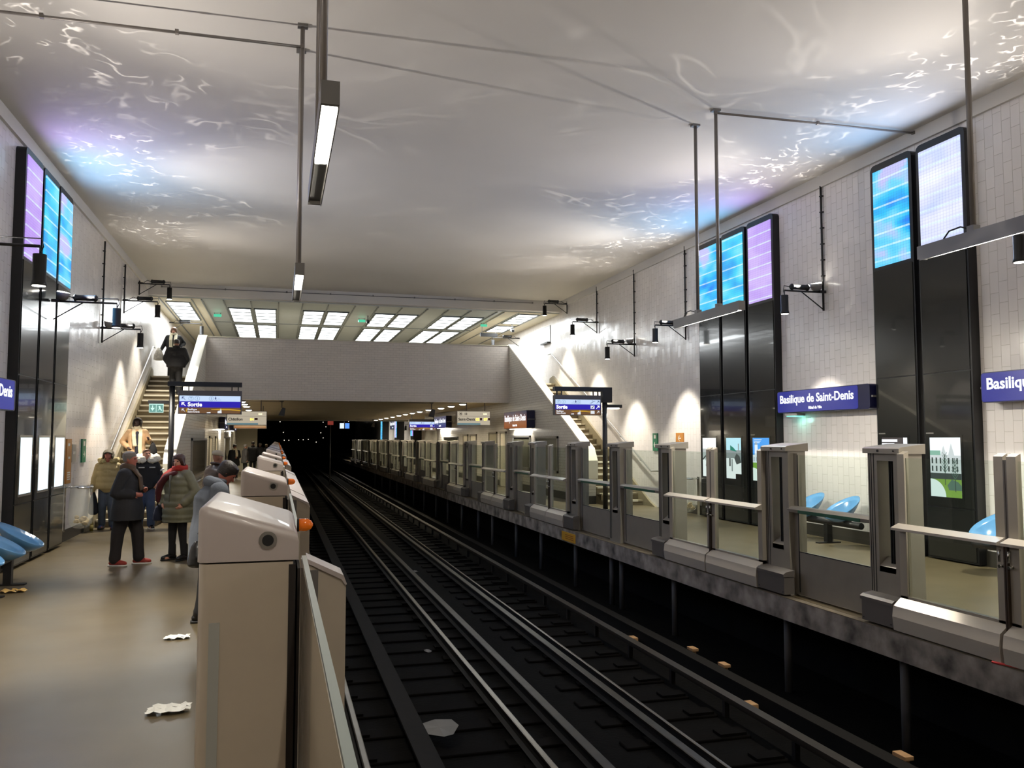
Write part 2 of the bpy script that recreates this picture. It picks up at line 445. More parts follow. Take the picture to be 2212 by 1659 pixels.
linear_light(6.2, 74, 76, (74.5, 75.5), 'tiny strip light added to light the farthest visible gates of the right platform', power=240, ztop=5.4)  # added lamp, brightens the far gates
linear_light(6.2, 66, 68, (66.5, 67.5), 'second tiny strip light added far beyond the bridge over the right platform edge', power=200, ztop=5.4)  # also an added lamp for the far gates
for (x, ya) in ((.24, -.8), (.24, -6), (6.2, -.6), (6.2, -6)):
    linear_light(x, ya, ya + 1.94, (ya + .6, ya + 1.3), 'strip light over the platform edge behind the viewer', power=26)

# conduits on the ceiling
def conduit(pts, r, label, m=None):
    bm = nb(); tube(bm, pts, r, 8)
    for i in range(len(pts) - 1):
        a, b = Vector(pts[i]), Vector(pts[i + 1]); n = max(1, int((b - a).length / 1.3))
        for k in range(n + 1):
            p = a.lerp(b, k / n); box(bm, p.x - .02, p.x + .02, p.y - .025, p.y + .025, p.z - .02, p.z + .03)
    o = obj('conduit', bm, m or M_PIPE); setorigin(o, pts[0]); return tag(o, label, 'pipe')
conduit([(.2, 9.9, 6.63), (XL + .03, 9.95, 6.63)], .018, 'thin grey conduit crossing below the ceiling from the left pole to the left wall')
conduit([(6.2, 10.86, 6.85), (XR - .06, 10.75, 6.85)], .018, 'thin grey conduit crossing the ceiling from the right-hand poles to the right wall')
conduit([(-3.6, 27.97, 6.78), (.2, 27.97, 6.78), (8.6, 27.97, 6.80)], .012, 'dark cable conduit fixed along the beam where the high ceiling ends', M_GREYM)

# the uplights throw rippling light on the ceiling
def ripple(x, y, z, aim, col, power, parent, size=100, seed=0, tint=None):
    l = lamp('ripple_lamp', 'SPOT', (x, y, z), power, col, parent, spot_size=math.radians(size), spot_blend=.8, shadow_soft_size=.01, aim=aim)
    l.data.use_nodes = True; nt = l.data.node_tree; L = nt.links.new
    em = nt.nodes['Emission']
    tc = nt.nodes.new('ShaderNodeTexCoord'); mp = nt.nodes.new('ShaderNodeMapping'); mp.inputs['Location'].default_value = (seed, seed * 2, 0); mp.inputs['Scale'].default_value = (1, 1, 1)
    L(tc.outputs['Normal'], mp.inputs[0])
    n = nt.nodes.new('ShaderNodeTexNoise'); n.inputs['Scale'].default_value = 13; n.inputs['Detail'].default_value = 1; n.inputs['Distortion'].default_value = .15; n.noise_dimensions = '3D'; n.inputs['Roughness'].default_value = .45
    L(mp.outputs[0], n.inputs['Vector'])
    s = nt.nodes.new('ShaderNodeMath'); s.operation = 'SUBTRACT'; L(n.outputs['Fac'], s.inputs[0]); s.inputs[1].default_value = .5
    a = nt.nodes.new('ShaderNodeMath'); a.operation = 'ABSOLUTE'; L(s.outputs[0], a.inputs[0])
    r = nt.nodes.new('ShaderNodeMapRange'); r.interpolation_type = 'SMOOTHSTEP'; r.inputs[1].default_value = 0; r.inputs[2].default_value = .05; r.inputs[3].default_value = 1; r.inputs[4].default_value = 0
    L(a.outputs[0], r.inputs[0])
    n2 = nt.nodes.new('ShaderNodeTexNoise'); n2.inputs['Scale'].default_value = 9; L(mp.outputs[0], n2.inputs['Vector'])
    r2 = nt.nodes.new('ShaderNodeMapRange'); r2.inputs[1].default_value = .50; r2.inputs[2].default_value = .66; L(n2.outputs['Fac'], r2.inputs[0])
    mu = nt.nodes.new('ShaderNodeMath'); mu.operation = 'MULTIPLY'; L(r.outputs[0], mu.inputs[0]); L(r2.outputs[0], mu.inputs[1])
    sz = nt.nodes.new('ShaderNodeSeparateXYZ'); L(tc.outputs['Normal'], sz.inputs[0])
    az = nt.nodes.new('ShaderNodeMath'); az.operation = 'ABSOLUTE'; L(sz.outputs[2], az.inputs[0])
    rz = nt.nodes.new('ShaderNodeMapRange'); rz.interpolation_type = 'SMOOTHSTEP'; rz.inputs[1].default_value = .84; rz.inputs[2].default_value = .98; rz.inputs[3].default_value = 1; rz.inputs[4].default_value = 0; L(az.outputs[0], rz.inputs[0])
    mv = nt.nodes.new('ShaderNodeMath'); mv.operation = 'MULTIPLY'; L(mu.outputs[0], mv.inputs[0]); L(rz.outputs[0], mv.inputs[1])
    # asymmetric flood: strongest along its axis, weak straight up
    bz = nt.nodes.new('ShaderNodeMapRange'); bz.interpolation_type = 'SMOOTHSTEP'; bz.inputs[1].default_value = .78; bz.inputs[2].default_value = 1.0; bz.inputs[3].default_value = 0; bz.inputs[4].default_value = 1; L(az.outputs[0], bz.inputs[0])
    cu = nt.nodes.new('ShaderNodeMath'); cu.operation = 'POWER'; cu.inputs[1].default_value = 1.5; L(bz.outputs[0], cu.inputs[0])
    bb_ = nt.nodes.new('ShaderNodeMath'); bb_.operation = 'MULTIPLY_ADD'; bb_.inputs[1].default_value = .22; bb_.inputs[2].default_value = .075; L(cu.outputs[0], bb_.inputs[0])
    ma = nt.nodes.new('ShaderNodeMath'); ma.operation = 'MULTIPLY_ADD'; L(mv.outputs[0], ma.inputs[0]); ma.inputs[1].default_value = .36; L(bb_.outputs[0], ma.inputs[2])
    L(ma.outputs[0], em.inputs['Strength'])
    return l

# spotlights on wall brackets; s = +1 when the bracket reaches towards +x
def bracket_spot(xw, y, zj, ztop, s, label, reach=.86, power=620, up=0, real=True, zc_drop=0):
    t = thing('bracket_spotlight', label, 'spotlight', (xw, y, zj), 'bracket spotlights on the side walls')
    xl = xw + s * reach
    if ztop > zj:
        bm = nb(); tube(bm, [(xw + s * .04, y, zj - .34), (xw + s * .04, y, ztop)], .02, 8)
        for k in range(int((ztop - zj) / .3) + 1): box(bm, min(xw, xw + s * .06), max(xw, xw + s * .06), y - .03, y + .03, zj + k * .3, zj + k * .3 + .02)
        obj('wall_pole', bm, M_BLACK, t)
    bm = nb(); tube(bm, [(xw, y, zj), (xl, y, zj)], .017, 8); box(bm, min(xw + s * .01, xw + s * .14), max(xw + s * .01, xw + s * .14), y - .05, y - .03, zj - .02, zj + .03); obj('arm', bm, M_BLACK, t)
    bm = nb(); tube(bm, [(xw + s * .04, y, zj - .32), (xw + s * .5, y, zj - .01)], .011, 6); obj('brace', bm, M_BLACK, t)
    bm = nb(); tube(bm, [(xw + s * .34, y, zj + .075), (xw + s * .36, y, zj + .075), (xw + s * .36, y, zj + .075), (xw + s * .39, y, zj + .075), (xw + s * .39, y, zj + .075), (xw + s * .68, y, zj + .075), (xw + s * .68, y, zj + .075), (xw + s * .71, y, zj + .075), (xw + s * .74, y, zj + .075)], [.02, .03, .058, .058, .05, .05, .058, .058, .03], 16)
    obj('transformer', bm, M_BLACK, t)
    bm = nb(); tube(bm, [(xw + s * .05, y - .02, zj + .02), (xw + s * .14, y, zj + .02), (xw + s * .25, y, zj + .1), (xw + s * .34, y, zj + .075)], .008, 6)
    tube(bm, [(xw + s * .74, y, zj + .075), (xl + s * .02, y - .02, zj + .08), (xl + s * .04, y - .03, zj - .01), (xl, y, zj - .08)], .007, 6); tube(bm, [(xl, y, zj), (xl, y, zj - .1)], .008, 6)
    obj('cable', bm, M_BLACK, t)
    bm = nb(); tube(bm, [(xl, y, zj - .09), (xl, y, zj - .38), (xl, y, zj - .38), (xl, y, zj - .43)], [.068, .068, .072, .08], 20, caps=True); h = obj('lamp_housing', bm, M_BLACK, t)
    bm = nb(); bmesh.ops.create_circle(bm, cap_ends=True, radius=.066, segments=20, matrix=Matrix.Translation((xl, y, zj - .433))); obj('lens', bm, E_LAMP, h)
    if up:
        fx = xw + s * .17
        bm = nb(); tube(bm, [(fx, y + .02, zj + .02), (fx, y + .02, zj + .06), (fx + s * .015, y, zj + .16)], [.05, .09, .11], 18)
        fl = obj('uplight', bm, M_GREYM, t)
        bm = nb(); bmesh.ops.create_circle(bm, cap_ends=True, radius=.1, segments=18, matrix=Matrix.Translation((fx + s * .016, y, zj + .163)) @ Matrix.Rotation(s * .15, 4, 'Y')); obj('uplight_lens', bm, E_LAMP, fl)
        ul = ripple(fx + s * .05, y, zj + .2, (xw + s * 4.4, y, 6.9), (1, .93, .86), up, t, 150, y * 1.7 + xw)
    if real: lamp('spot_lamp', 'SPOT', (xl, y, zj - .45), power, (1, .93, .80), t, spot_size=math.radians(78), spot_blend=.5, shadow_soft_size=.05, aim=(xl - s * .02, y, 0))
    return t
UPW = 1500
bracket_spot(XR, 13.14, 4.70, 6.7, -1, 'bracket spotlight on a long pole between the two right-hand display banks', up=UPW)
bracket_spot(XR, 18.55, 4.78, 6.78, -1, 'bracket spotlight just left of the right-hand three-panel display bank', up=UPW)
bracket_spot(XR, 21.63, 4.66, 6.8, -1, 'lowest bracket spotlight over the foot of the right staircase', up=UPW * .55)  # the uplight on this bracket is added to brighten the far ceiling
bracket_spot(XR, 24.49, 5.67, 6.82, -1, 'bracket spotlight halfway up the right staircase wall', up=0)
bracket_spot(XR, 27.32, 6.70, 6.8, -1, 'bracket spotlight where the right staircase wall meets the end of the high ceiling')
bracket_spot(XR, 8.15, 4.62, 6.7, -1, 'bracket spotlight cut by the right edge of the picture', up=UPW)
bracket_spot(XL, 9.9, 4.07, 6.7, 1, 'nearest bracket spotlight on the left, reaching in from the picture edge', reach=1.5, up=UPW)
bracket_spot(XL + .17, 15.97, 4.39, 4.39, 1, 'bracket spotlight reaching out of the left display bank, with an uplight', reach=1.05, up=UPW)
bracket_spot(XL, 21.04, 4.56, 6.6, 1, 'lower bracket spotlight at the foot of the left staircase, on the longest pole', up=UPW * .55)  # here too the uplight is an addition, lifting the far ceiling
bracket_spot(XL, 23.73, 5.64, 6.6, 1, 'bracket spotlight halfway up the left staircase wall', up=0)
bracket_spot(XL, 26.08, 6.52, 6.6, 1, 'topmost bracket spotlight on the left wall just under the high ceiling')
for i, y in enumerate((52.5, 57.5, 63, 71, 80)): bracket_spot(XR, y, 3.0 if y < 61 else 4.4, 0, -1, f'{ORD[i]} small bracket spotlight on the far right wall beyond the tiled booth wall', power=700, reach=1.2)
for y in (2.5, -3.5, -9):
    bracket_spot(XR, y, 4.65, 6.7, -1, 'bracket spotlight on the right wall behind the viewer', up=UPW)
    bracket_spot(XL, y, 4.1, 6.7, 1, 'bracket spotlight on the left wall behind the viewer', up=UPW)
bracket_spot(XL, 33.4, 6.35, 6.35, 1, 'small bracket spotlight in the upper hall over the head of the left stairs', reach=1.15, power=60)
bracket_spot(XR, 33.4, 6.2, 6.2, -1, 'small bracket spotlight in the upper hall over the head of the right stairs', reach=1.15, power=60)

# upper hall ceiling panels: each is a frame with a row of lit louvres
M_FRAME = mat('light_frame', (120, 126, 126), 0.4, metal=.3)
def ceiling_light(x0, x1, y0, y1, n, label, area=True):
    t = thing('ceiling_light', label, 'ceiling light', ((x0 + x1) / 2, (y0 + y1) / 2, 6.48), 'lit louvre panels in the upper hall ceiling')
    bm = nb()
    for a, b_, c, d in ((x0 - .05, x0, y0 - .05, y1 + .05), (x1, x1 + .05, y0 - .05, y1 + .05), (x0, x1, y0 - .05, y0), (x0, x1, y1, y1 + .05)): box(bm, a, b_, c, d, 6.455, 6.5)
    st = (y1 - y0) / n
    for k in range(1, n): box(bm, x0, x1, y0 + k * st - .06, y0 + k * st + .06, 6.455, 6.5)
    obj('frame', bm, M_FRAME, t)
    for k in range(n):
        bm = nb(); box(bm, x0, x1, y0 + k * st + .06 * (k > 0), y0 + (k + 1) * st - .06 * (k < n - 1), 6.468, 6.485); obj('louvre', bm, E_PANEL, t)
    return t
cols = [(-1.68, -1.0), (-.83, -.16), (.82, 1.48), (1.65, 2.32), (3.32, 3.97), (4.14, 4.8), (5.75, 6.4), (6.57, 7.25)]
for i, (a, b_) in enumerate(cols):
    for row, (y0, y1, n) in enumerate(((29.9, 33.2, 4), (34.1, 38.3, 5))):
        ceiling_light(a, b_, y0, y1, n, f'{ORD[i]} lit panel from the left in the {"nearer" if row == 0 else "farther"} row above the bridge')
ceiling_light(-3.56, -2.9, 29.0, 33.2, 5, 'lit panel above the head of the left staircase, apart from the rest')
ceiling_light(8.3, 9.0, 28.6, 31.0, 4, 'lit panel above the head of the right staircase')
ceiling_light(8.3, 9.0, 31.8, 33.6, 2, 'small lit panel beyond the one above the right stair head')
for x, p in ((-3.2, 130), (0, 220), (3, 220), (6.5, 220), (8.6, 130)):
    lamp('hall_lamp', 'AREA', (x, 34 if abs(x - 3) < 5 else 31.5, 6.44), p, (.93, .98, 1), None, shape='RECTANGLE', size=.7, size_y=5).name = 'hall_lamp'

# downlights under the low ceiling
def downlight(x, y, label, power=14, grp='small round downlights in the low ceiling'):
    t = thing('downlight', label, 'ceiling light', (x, y, ZU), grp)
    bm = nb(); tube(bm, [(x, y, ZU - .05), (x, y, ZU)], .15, 16); obj('rim', bm, M_GREYM, t)
    bm = nb(); tube(bm, [(x, y, ZU - .085), (x, y, ZU - .05)], [.08, .14], 16); obj('bulb', bm, E_DOWN, t)
    if power: lamp('down_lamp', 'SPOT', (x, y, ZU - .1), power, (1, .88, .66), t, spot_size=math.radians(140), spot_blend=.6, shadow_soft_size=.08, aim=(x, y, 0))
ys = [31.0, 33.2, 35.4, 37.6, 40.1, 42.4, 44.8, 47.3, 50, 53, 56, 58.8]
for i, y in enumerate(ys):
    downlight(6.75 if y < 36 else 6.6, y, f'{ORD[i]} downlight from the front in the receding row above the right platform gates', 190 if i < 8 else 230)
for i, y in enumerate((31.0, 33.2, 35.6)):
    downlight(-1.25, y, f'{ORD[i]} of the three downlights visible beside the left exit sign', 130)
for y in (40, 45, 50, 56): downlight(-1.3, y, 'downlight above the far end of the left platform', 130)
# ============================================================ display towers
M_TOWER = mat('black_glossy_panel', (26, 28, 27), 0.16, coat=.3)
M_TSIDE = mat('black_satin_side', (16, 16, 18), 0.35)
M_SILVER = mat('brushed_steel', (170, 168, 164), 0.3, metal=.9)

def screen_mat(name, stops, s=1.5, seed=0.0, hseed=0.0, bands=7.0):
    """LED wall: blocky colour clouds with brighter lines and a fine pixel grid"""
    m = bpy.data.materials.new(name); MATS[name] = m; m.use_nodes = True
    nt = m.node_tree; b = nt.nodes['Principled BSDF']; L = nt.links.new
    b.inputs['Base Color'].default_value = (.02, .02, .02, 1); b.inputs['Roughness'].default_value = .4
    tc = nt.nodes.new('ShaderNodeTexCoord')
    sn = nt.nodes.new('ShaderNodeVectorMath'); sn.operation = 'SNAP'; L(tc.outputs['Object'], sn.inputs[0]); sn.inputs[1].default_value = (1, .06, .045)
    mp = nt.nodes.new('ShaderNodeMapping'); mp.inputs['Location'].default_value = (seed, seed, 0); mp.inputs['Scale'].default_value = (1, .8, 1.5); L(sn.outputs[0], mp.inputs[0])
    n = nt.nodes.new('ShaderNodeTexNoise'); n.inputs['Scale'].default_value = 1.3; n.inputs['Detail'].default_value = 2; L(mp.outputs[0], n.inputs['Vector'])
    cr = nt.nodes.new('ShaderNodeValToRGB'); L(n.outputs['Fac'], cr.inputs[0])
    el = cr.color_ramp.elements
    el[0].position, el[0].color = stops[0][0], (*lin(stops[0][1]), 1)
    el[1].position, el[1].color = stops[-1][0], (*lin(stops[-1][1]), 1)
    for p, c in stops[1:-1]: e = el.new(p); e.color = (*lin(c), 1)
    sp = nt.nodes.new('ShaderNodeSeparateXYZ'); L(tc.outputs['Object'], sp.inputs[0])
    # bright lines
    z = nt.nodes.new('ShaderNodeMath'); z.operation = 'MULTIPLY_ADD'; L(sp.outputs[2], z.inputs[0]); z.inputs[1].default_value = 1 / .225; z.inputs[2].default_value = hseed
    fr = nt.nodes.new('ShaderNodeMath'); fr.operation = 'FRACT'; L(z.outputs[0], fr.inputs[0])
    g = nt.nodes.new('ShaderNodeMath'); g.operation = 'GREATER_THAN'; L(fr.outputs[0], g.inputs[0]); g.inputs[1].default_value = .86
    n3 = nt.nodes.new('ShaderNodeTexNoise'); n3.inputs['Scale'].default_value = 5; L(sn.outputs[0], n3.inputs['Vector'])
    mg = nt.nodes.new('ShaderNodeMath'); mg.operation = 'MULTIPLY'; L(g.outputs[0], mg.inputs[0]); L(n3.outputs['Fac'], mg.inputs[1])
    # fine grid
    def grid(axis, step, lo):
        a = nt.nodes.new('ShaderNodeMath'); a.operation = 'MULTIPLY'; L(sp.outputs[axis], a.inputs[0]); a.inputs[1].default_value = 1 / step
        f = nt.nodes.new('ShaderNodeMath'); f.operation = 'FRACT'; L(a.outputs[0], f.inputs[0])
        q = nt.nodes.new('ShaderNodeMath'); q.operation = 'GREATER_THAN'; L(f.outputs[0], q.inputs[0]); q.inputs[1].default_value = .16
        r = nt.nodes.new('ShaderNodeMapRange'); r.inputs[3].default_value = lo; r.inputs[4].default_value = 1; L(q.outputs[0], r.inputs[0]); return r
    ga, gb = grid(1, .06, .82), grid(2, .045, .84)
    gm = nt.nodes.new('ShaderNodeMath'); gm.operation = 'MULTIPLY'; L(ga.outputs[0], gm.inputs[0]); L(gb.outputs[0], gm.inputs[1])
    mx = nt.nodes.new('ShaderNodeMix'); mx.data_type = 'RGBA'; L(mg.outputs[0], mx.inputs['Factor']); L(cr.outputs[0], mx.inputs['A']); mx.inputs['B'].default_value = (.75, .95, 1, 1)
    L(mx.outputs['Result'], b.inputs['Emission Color'])
    sm = nt.nodes.new('ShaderNodeMath'); sm.operation = 'MULTIPLY'; L(gm.outputs[0], sm.inputs[0]); sm.inputs[1].default_value = s * EMS
    L(sm.outputs[0], b.inputs['Emission Strength'])
    return m
S_BLUE = screen_mat('led_blue', [(.34, (20, 120, 240)), (.46, (40, 190, 245)), (.56, (110, 210, 255)), (.66, (190, 190, 245))], 1.15, 2.0)
S_CYAN = screen_mat('led_cyan', [(.34, (40, 160, 235)), (.5, (60, 205, 245)), (.66, (120, 225, 250))], 1.15, 7.3, .4)
S_LILAC = screen_mat('led_lilac', [(.34, (178, 140, 236)), (.5, (190, 160, 240)), (.66, (205, 180, 248))], 1.1, 5.1, .2)
S_PALE = screen_mat('led_pale', [(.34, (190, 205, 255)), (.5, (215, 220, 255)), (.66, (235, 238, 255))], 1.15, 9.4, .5)
S_WHITEB = emit('poster_white', (214, 238, 250), 1.6)

def E_(c, s=1.0): return emit('poster_%d_%d_%d' % c, c, s)

def wall_rect(bm, x, s, ya, yb, za, zb, mi=0, d=.001):
    """thin slab on a wall plane; s=+1 faces +x"""
    x2 = x + s * d
    box(bm, min(x, x2), max(x, x2), min(ya, yb), max(ya, yb), za, zb, mi)

def poster_art(kind, x, s, ya, yb, za, zb, parent):
    """ya = image left edge seen from the tracks, yb = right edge. Everything is a thin layer on the lit sheet."""
    def R(u0, u1, v0, v1, bm, mi, d): wall_rect(bm, x, s, ya + (yb - ya) * u0, ya + (yb - ya) * u1, za + (zb - za) * v0, za + (zb - za) * v1, mi, d)
    def poly(pts, bm, mi, d):
        q = [(ya + (yb - ya) * u, za + (zb - za) * v) for u, v in pts]
        prism(bm, q, 0, x, x + s * d, mi)
    bm = nb()
    if kind == 'church_garden':
        ms = [E_((70, 150, 225), 1.2), E_((210, 222, 230), 1.2), E_((60, 110, 40), 1), E_((120, 170, 60), 1), E_((225, 240, 235), 1.1), E_((150, 170, 185), 1)]
        R(0, 1, 0, 1, bm, 0, .001); poly([(.3, .72), (1, .6), (1, .75), (.6, .78)], bm, 1, .0015)
        R(0, 1, .42, .6, bm, 1, .002); R(.12, .3, .5, .84, bm, 1, .0025); poly([(.12, .84), (.21, .93), (.3, .84)], bm, 5, .003)
        for k in range(6): R(.05 + k * .16, .1 + k * .16, .45, .55, bm, 5, .004)
        R(0, 1, 0, .42, bm, 3, .002); poly([(.5, .22), (.6, .36), (.8, .4), (1, .36), (1, .18), (.7, .15)], bm, 2, .0035)
        poly([(0, 0)] + [(.55 * math.cos(t), .3 * math.sin(t)) for t in [i * PI / 20 for i in range(11)]], bm, 4, .005)
        for k in range(3): R(.08, .55 - k * .06, .95 - k * .035, .965 - k * .035, bm, 1, .003)
    elif kind == 'square_teal':
        ms = [E_((170, 215, 225), 1.2), E_((30, 130, 110), 1), E_((140, 150, 150), 1), E_((225, 232, 232), 1.2), E_((70, 76, 76), 1)]
        R(0, 1, .12, 1, bm, 0, .001); R(0, 1, .12, .7, bm, 2, .0015); poly([(.28, .82), (.28, .7), (.72, .66), (.5, .76)], bm, 1, .003)
        R(0, .62, 0, .5, bm, 3, .003); R(.2, .3, .3, .5, bm, 4, .004); R(.36, .44, .18, .48, bm, 2, .004)
        R(.62, 1, .12, .4, bm, 3, .002); R(.8, .86, .7, .86, bm, 2, .002); poly([(.55, .5), (.7, .62), (.9, .55), (1, .4), (.7, .35)], bm, 4, .0035)
    elif kind == 'grey_trees':
        ms = [E_((235, 240, 240), 1.25), E_((120, 132, 130), 1), E_((180, 190, 188), 1), E_((70, 80, 78), 1)]
        R(0, 1, 0, 1, bm, 0, .001); R(0, .5, .5, .72, bm, 2, .002)
        rr = random.Random(3)
        for k in range(26):
            u, v = rr.random() * .9, .22 + rr.random() * .5; a = rr.random() * .12 + .04
            poly([(u, v), (u + a, v + a * .4), (min(1, u + a * 1.4), v + a * .1), (u + a * .7, v - a * .5)], bm, 1 + rr.randrange(3), .003 + k * .00004)
        poly([(.0, .42), (.5, .6), (.5, .64), (0, .47)], bm, 3, .005)
    elif kind == 'facade':
        ms = [E_((232, 240, 244), 1.2), E_((196, 206, 206), 1.1), E_((80, 110, 96), 1), E_((120, 160, 60), 1), E_((50, 62, 60), 1), E_((215, 232, 228), 1.1), E_((130, 180, 160), 1)]
        R(0, 1, 0, 1, bm, 0, .001); R(0, 1, .4, .7, bm, 1, .002); R(0, .35, .7, .78, bm, 6, .002); poly([(.35, .7), (.45, .86), (.55, .7)], bm, 1, .002); poly([(.6, .7), (.7, .9), (.8, .7)], bm, 1, .002)
        for k in range(7):
            R(.05 + k * .135, .1 + k * .135, .43, .52, bm, 4, .003); R(.05 + k * .135, .1 + k * .135, .56, .66, bm, 4, .003)
        R(0, 1, .3, .4, bm, 4, .0025); R(0, 1, 0, .3, bm, 3, .002); poly([(.55, .2), (.7, .3), (.9, .26), (1, .2), (1, .12), (.6, .12)], bm, 2, .003)
        for (u, v0, v1) in ((.48, .2, .72), (.8, .1, .66)):
            R(u, u + .02, v0, v1, bm, 4, .004)
            for k in range(6): poly([(u + .01, v0 + .2 + k * .05), (u + .13 - k * .01, v0 + .3 + k * .05), (u + .13 - k * .01, v0 + .31 + k * .05), (u + .01, v0 + .22 + k * .05)], bm, 2, .0042)
            for k in range(6): poly([(u + .01, v0 + .2 + k * .05), (u - .11 + k * .01, v0 + .3 + k * .05), (u - .11 + k * .01, v0 + .31 + k * .05), (u + .01, v0 + .22 + k * .05)], bm, 2, .0042)
        poly([(0, 0)] + [(.5 * math.cos(t), .3 * math.sin(t)) for t in [i * PI / 20 for i in range(11)]], bm, 5, .005)
    elif kind == 'amber':
        ms = [E_((66, 60, 60), 1), E_((235, 130, 50), 1.3), E_((226, 214, 226), 1.1), E_((250, 180, 90), 1.3), E_((235, 240, 245), 1.2), E_((150, 170, 130), 1)]
        R(0, 1, 0, 1, bm, 0, .001); R(0, .62, .92, .97, bm, 4, .002); R(.85, 1, .1, 1, bm, 4, .002); R(0, .5, .86, .9, bm, 4, .002)
        R(.4, .75, .3, .82, bm, 1, .003)
        for k in range(9): R(.44 + (k % 2) * .1, .6 + (k % 2) * .1, .34 + k * .05, .37 + k * .05, bm, 3, .004)
        poly([(0, 0), (0, .25), (.3, .36), (.7, .33), (1, .25), (1, 0)], bm, 2, .0035); poly([(.3, 0), (.4, .14), (.7, .18), (.9, 0)], bm, 5, .005)
        for k in range(5): R(.25 + k * .14, .32 + k * .14, .24, .34, bm, 1, .0045)
    else:
        ms = [S_WHITEB]; R(0, 1, 0, 1, bm, 0, .001)
    o = obj('poster', bm, ms, parent)
    return o

SCR_W = 26
SCOL = {'led_blue': (.25, .55, 1), 'led_cyan': (.15, .6, 1), 'led_lilac': (.55, .35, 1), 'led_pale': (.75, .8, 1)}
def tower(side, ya, yb, scr, art, label, plain=False, group=None, real=None):
    """ya..yb along the wall; side=+1: on the left wall facing +x, -1: on the right wall"""
    xw = XL if side > 0 else XR
    d = .15; xf = xw + side * d
    t = thing('display_tower', label, 'display tower', (xw, (ya + yb) / 2, 0), group or 'tall black display towers')
    z1 = 6.57
    bm = nb(); zb = .02 + (ZRP if side < 0 else .03)
    prism(bm, rrect(ya, yb, zb, z1, .09, 4, (1, 1, 0, 0)), 0, min(xw, xf), max(xw, xf)); obj('side_casing', bm, M_TSIDE, t)
    g = .035
    bm = nb()
    for a, b_ in ((zb + .03, .98), (1.0, 2.98), (3.0, 4.78)): box(bm, min(xf, xf + side * .012), max(xf, xf + side * .012), ya + g, yb - g, a, b_)
    obj('front_panel', bm, M_TOWER, t)
    bm = nb(); box(bm, min(xf, xf + side * .014), max(xf, xf + side * .014), ya + .07, yb - .07, 4.84, 6.45); obj('led_screen', bm, scr, t)
    lamp('screen_light', 'AREA', (xf + side * .03, (ya + yb) / 2, 5.65), SCR_W, SCOL[scr.name], t, shape='RECTANGLE', size=1.55, size_y=.8, rot=(0, -side * PI / 2, 0))
    # image left-to-right as seen from the tracks
    l, r = (yb - .12, ya + .25) if side < 0 else (ya + .22, yb - .14)
    fr = nb(); a0, a1 = min(l, r) - .04, max(l, r) + .04
    box(fr, min(xf, xf + side * .016), max(xf, xf + side * .016), a0, a1, 1.10, 2.06)
    f = obj('poster_frame', fr, M_SILVER if side > 0 else M_TOWER, t)
    poster_art(art, xf + side * .0165, side, l, r, 1.14, 2.02, f)
    if side < 0:
        bm = nb(); ly = yb - .03; box(bm, xf - .016, xf, ly - .17, ly - .02, 2.075, 2.095); obj('name_plate', bm, M_SILVER, t, label='small silver name plate')
    return t

for k, (ya, s, a, w_) in enumerate(((16.68, S_BLUE, 'grey_trees', 'pale grey tree scene'), (15.62, S_CYAN, 'square_teal', 'grey square scene with a teal roof'), (14.55, S_LILAC, 'church_garden', 'white church and green garden'))):
    tower(-1, ya, ya + .98, s, a, f'right-hand tower, {["blue","cyan","lilac"][k]} screen over a poster of {w_}')
tower(-1, 10.72, 11.66, S_BLUE, 'amber', 'right-hand display tower with its amber poster half hidden by a gate pillar')
tower(-1, 9.66, 10.62, S_PALE, 'facade', 'nearest right-hand display tower with a pale screen above a poster of a long white facade')
for k, (ya, s) in enumerate(((14.3, S_LILAC), (15.36, S_CYAN), (16.42, S_BLUE))):
    tower(1, ya, ya + .98, s, 'white', f'left-hand display tower with the {["lilac","cyan","light blue"][k]} screen, the {["nearest","middle","farthest"][k]} of the three')
# far bank beyond the bridge
def far_tower(x, y, z0, z1, label, m):
    t = thing('display_tower', label, 'display tower', (x, y, z0), 'small distant display towers past the bridge')
    bm = nb(); box(bm, x, XR - .001, y - .6, y + .6, 0.1, z1 + .1); obj('side_casing', bm, M_TSIDE, t)
    for k in range(3):
        bm = nb(); box(bm, x - .02, x, y - .55 + k * .37, y - .22 + k * .37, z0, z1); obj('led_screen', bm, m if not isinstance(m, list) else m[k], t)
far_tower(XR - .6, 76.5, 1.95, 3.9, 'farthest of the three small blue screens beyond the right-hand gates', [S_CYAN, S_BLUE, S_CYAN])
far_tower(XR - .6, 67.0, 2.1, 3.8, 'middle of the three small screens beyond the right-hand gates, part lilac', [S_BLUE, S_LILAC, S_PALE])
far_tower(XR - .6, 58.6, 2.2, 3.15, 'nearest of the three small screens beyond the right-hand gates', [S_LILAC, S_CYAN, S_BLUE])

# ============================================================ platform gates
M_ALU = mat('grey_aluminium', (148, 142, 132), 0.38, metal=.25, noise=.04, nscale=6)
M_ALUL = mat('lit_aluminium', (208, 200, 188), 0.3, metal=.35)  # brighter copy of the gate aluminium, overhead strip light put into its colour
M_ALUS = mat('warm_aluminium', (170, 162, 148), 0.36, metal=.25)
M_ALUD = mat('dull_aluminium', (104, 99, 95), 0.45, metal=.2)
M_WHITEP = mat('offwhite_enamel', (166, 155, 150), 0.4, coat=.08)
M_WHITEP2 = mat('offwhite_lower_enamel', (168, 156, 140), 0.3, noise=.015, nscale=30)
M_RUBBER = mat('black_rubber', (14, 13, 13), 0.7)
M_BROWNR = mat('brown_rubber_edge', (58, 44, 32), 0.5)
M_GREENL = mat('dark_green_label', (28, 84, 62), 0.5)
M_GLASS = glass('clear_glass', (244, 249, 246))
M_BRUSH = mat('dark_brush_strip', (34, 28, 24), 0.9)
M_CHROME = mat('chrome', (210, 210, 205), 0.15, metal=1)
M_AMBER = None

GX0, GX1 = 6.36, 6.62     # front (track) and back faces
ZG = 1.84

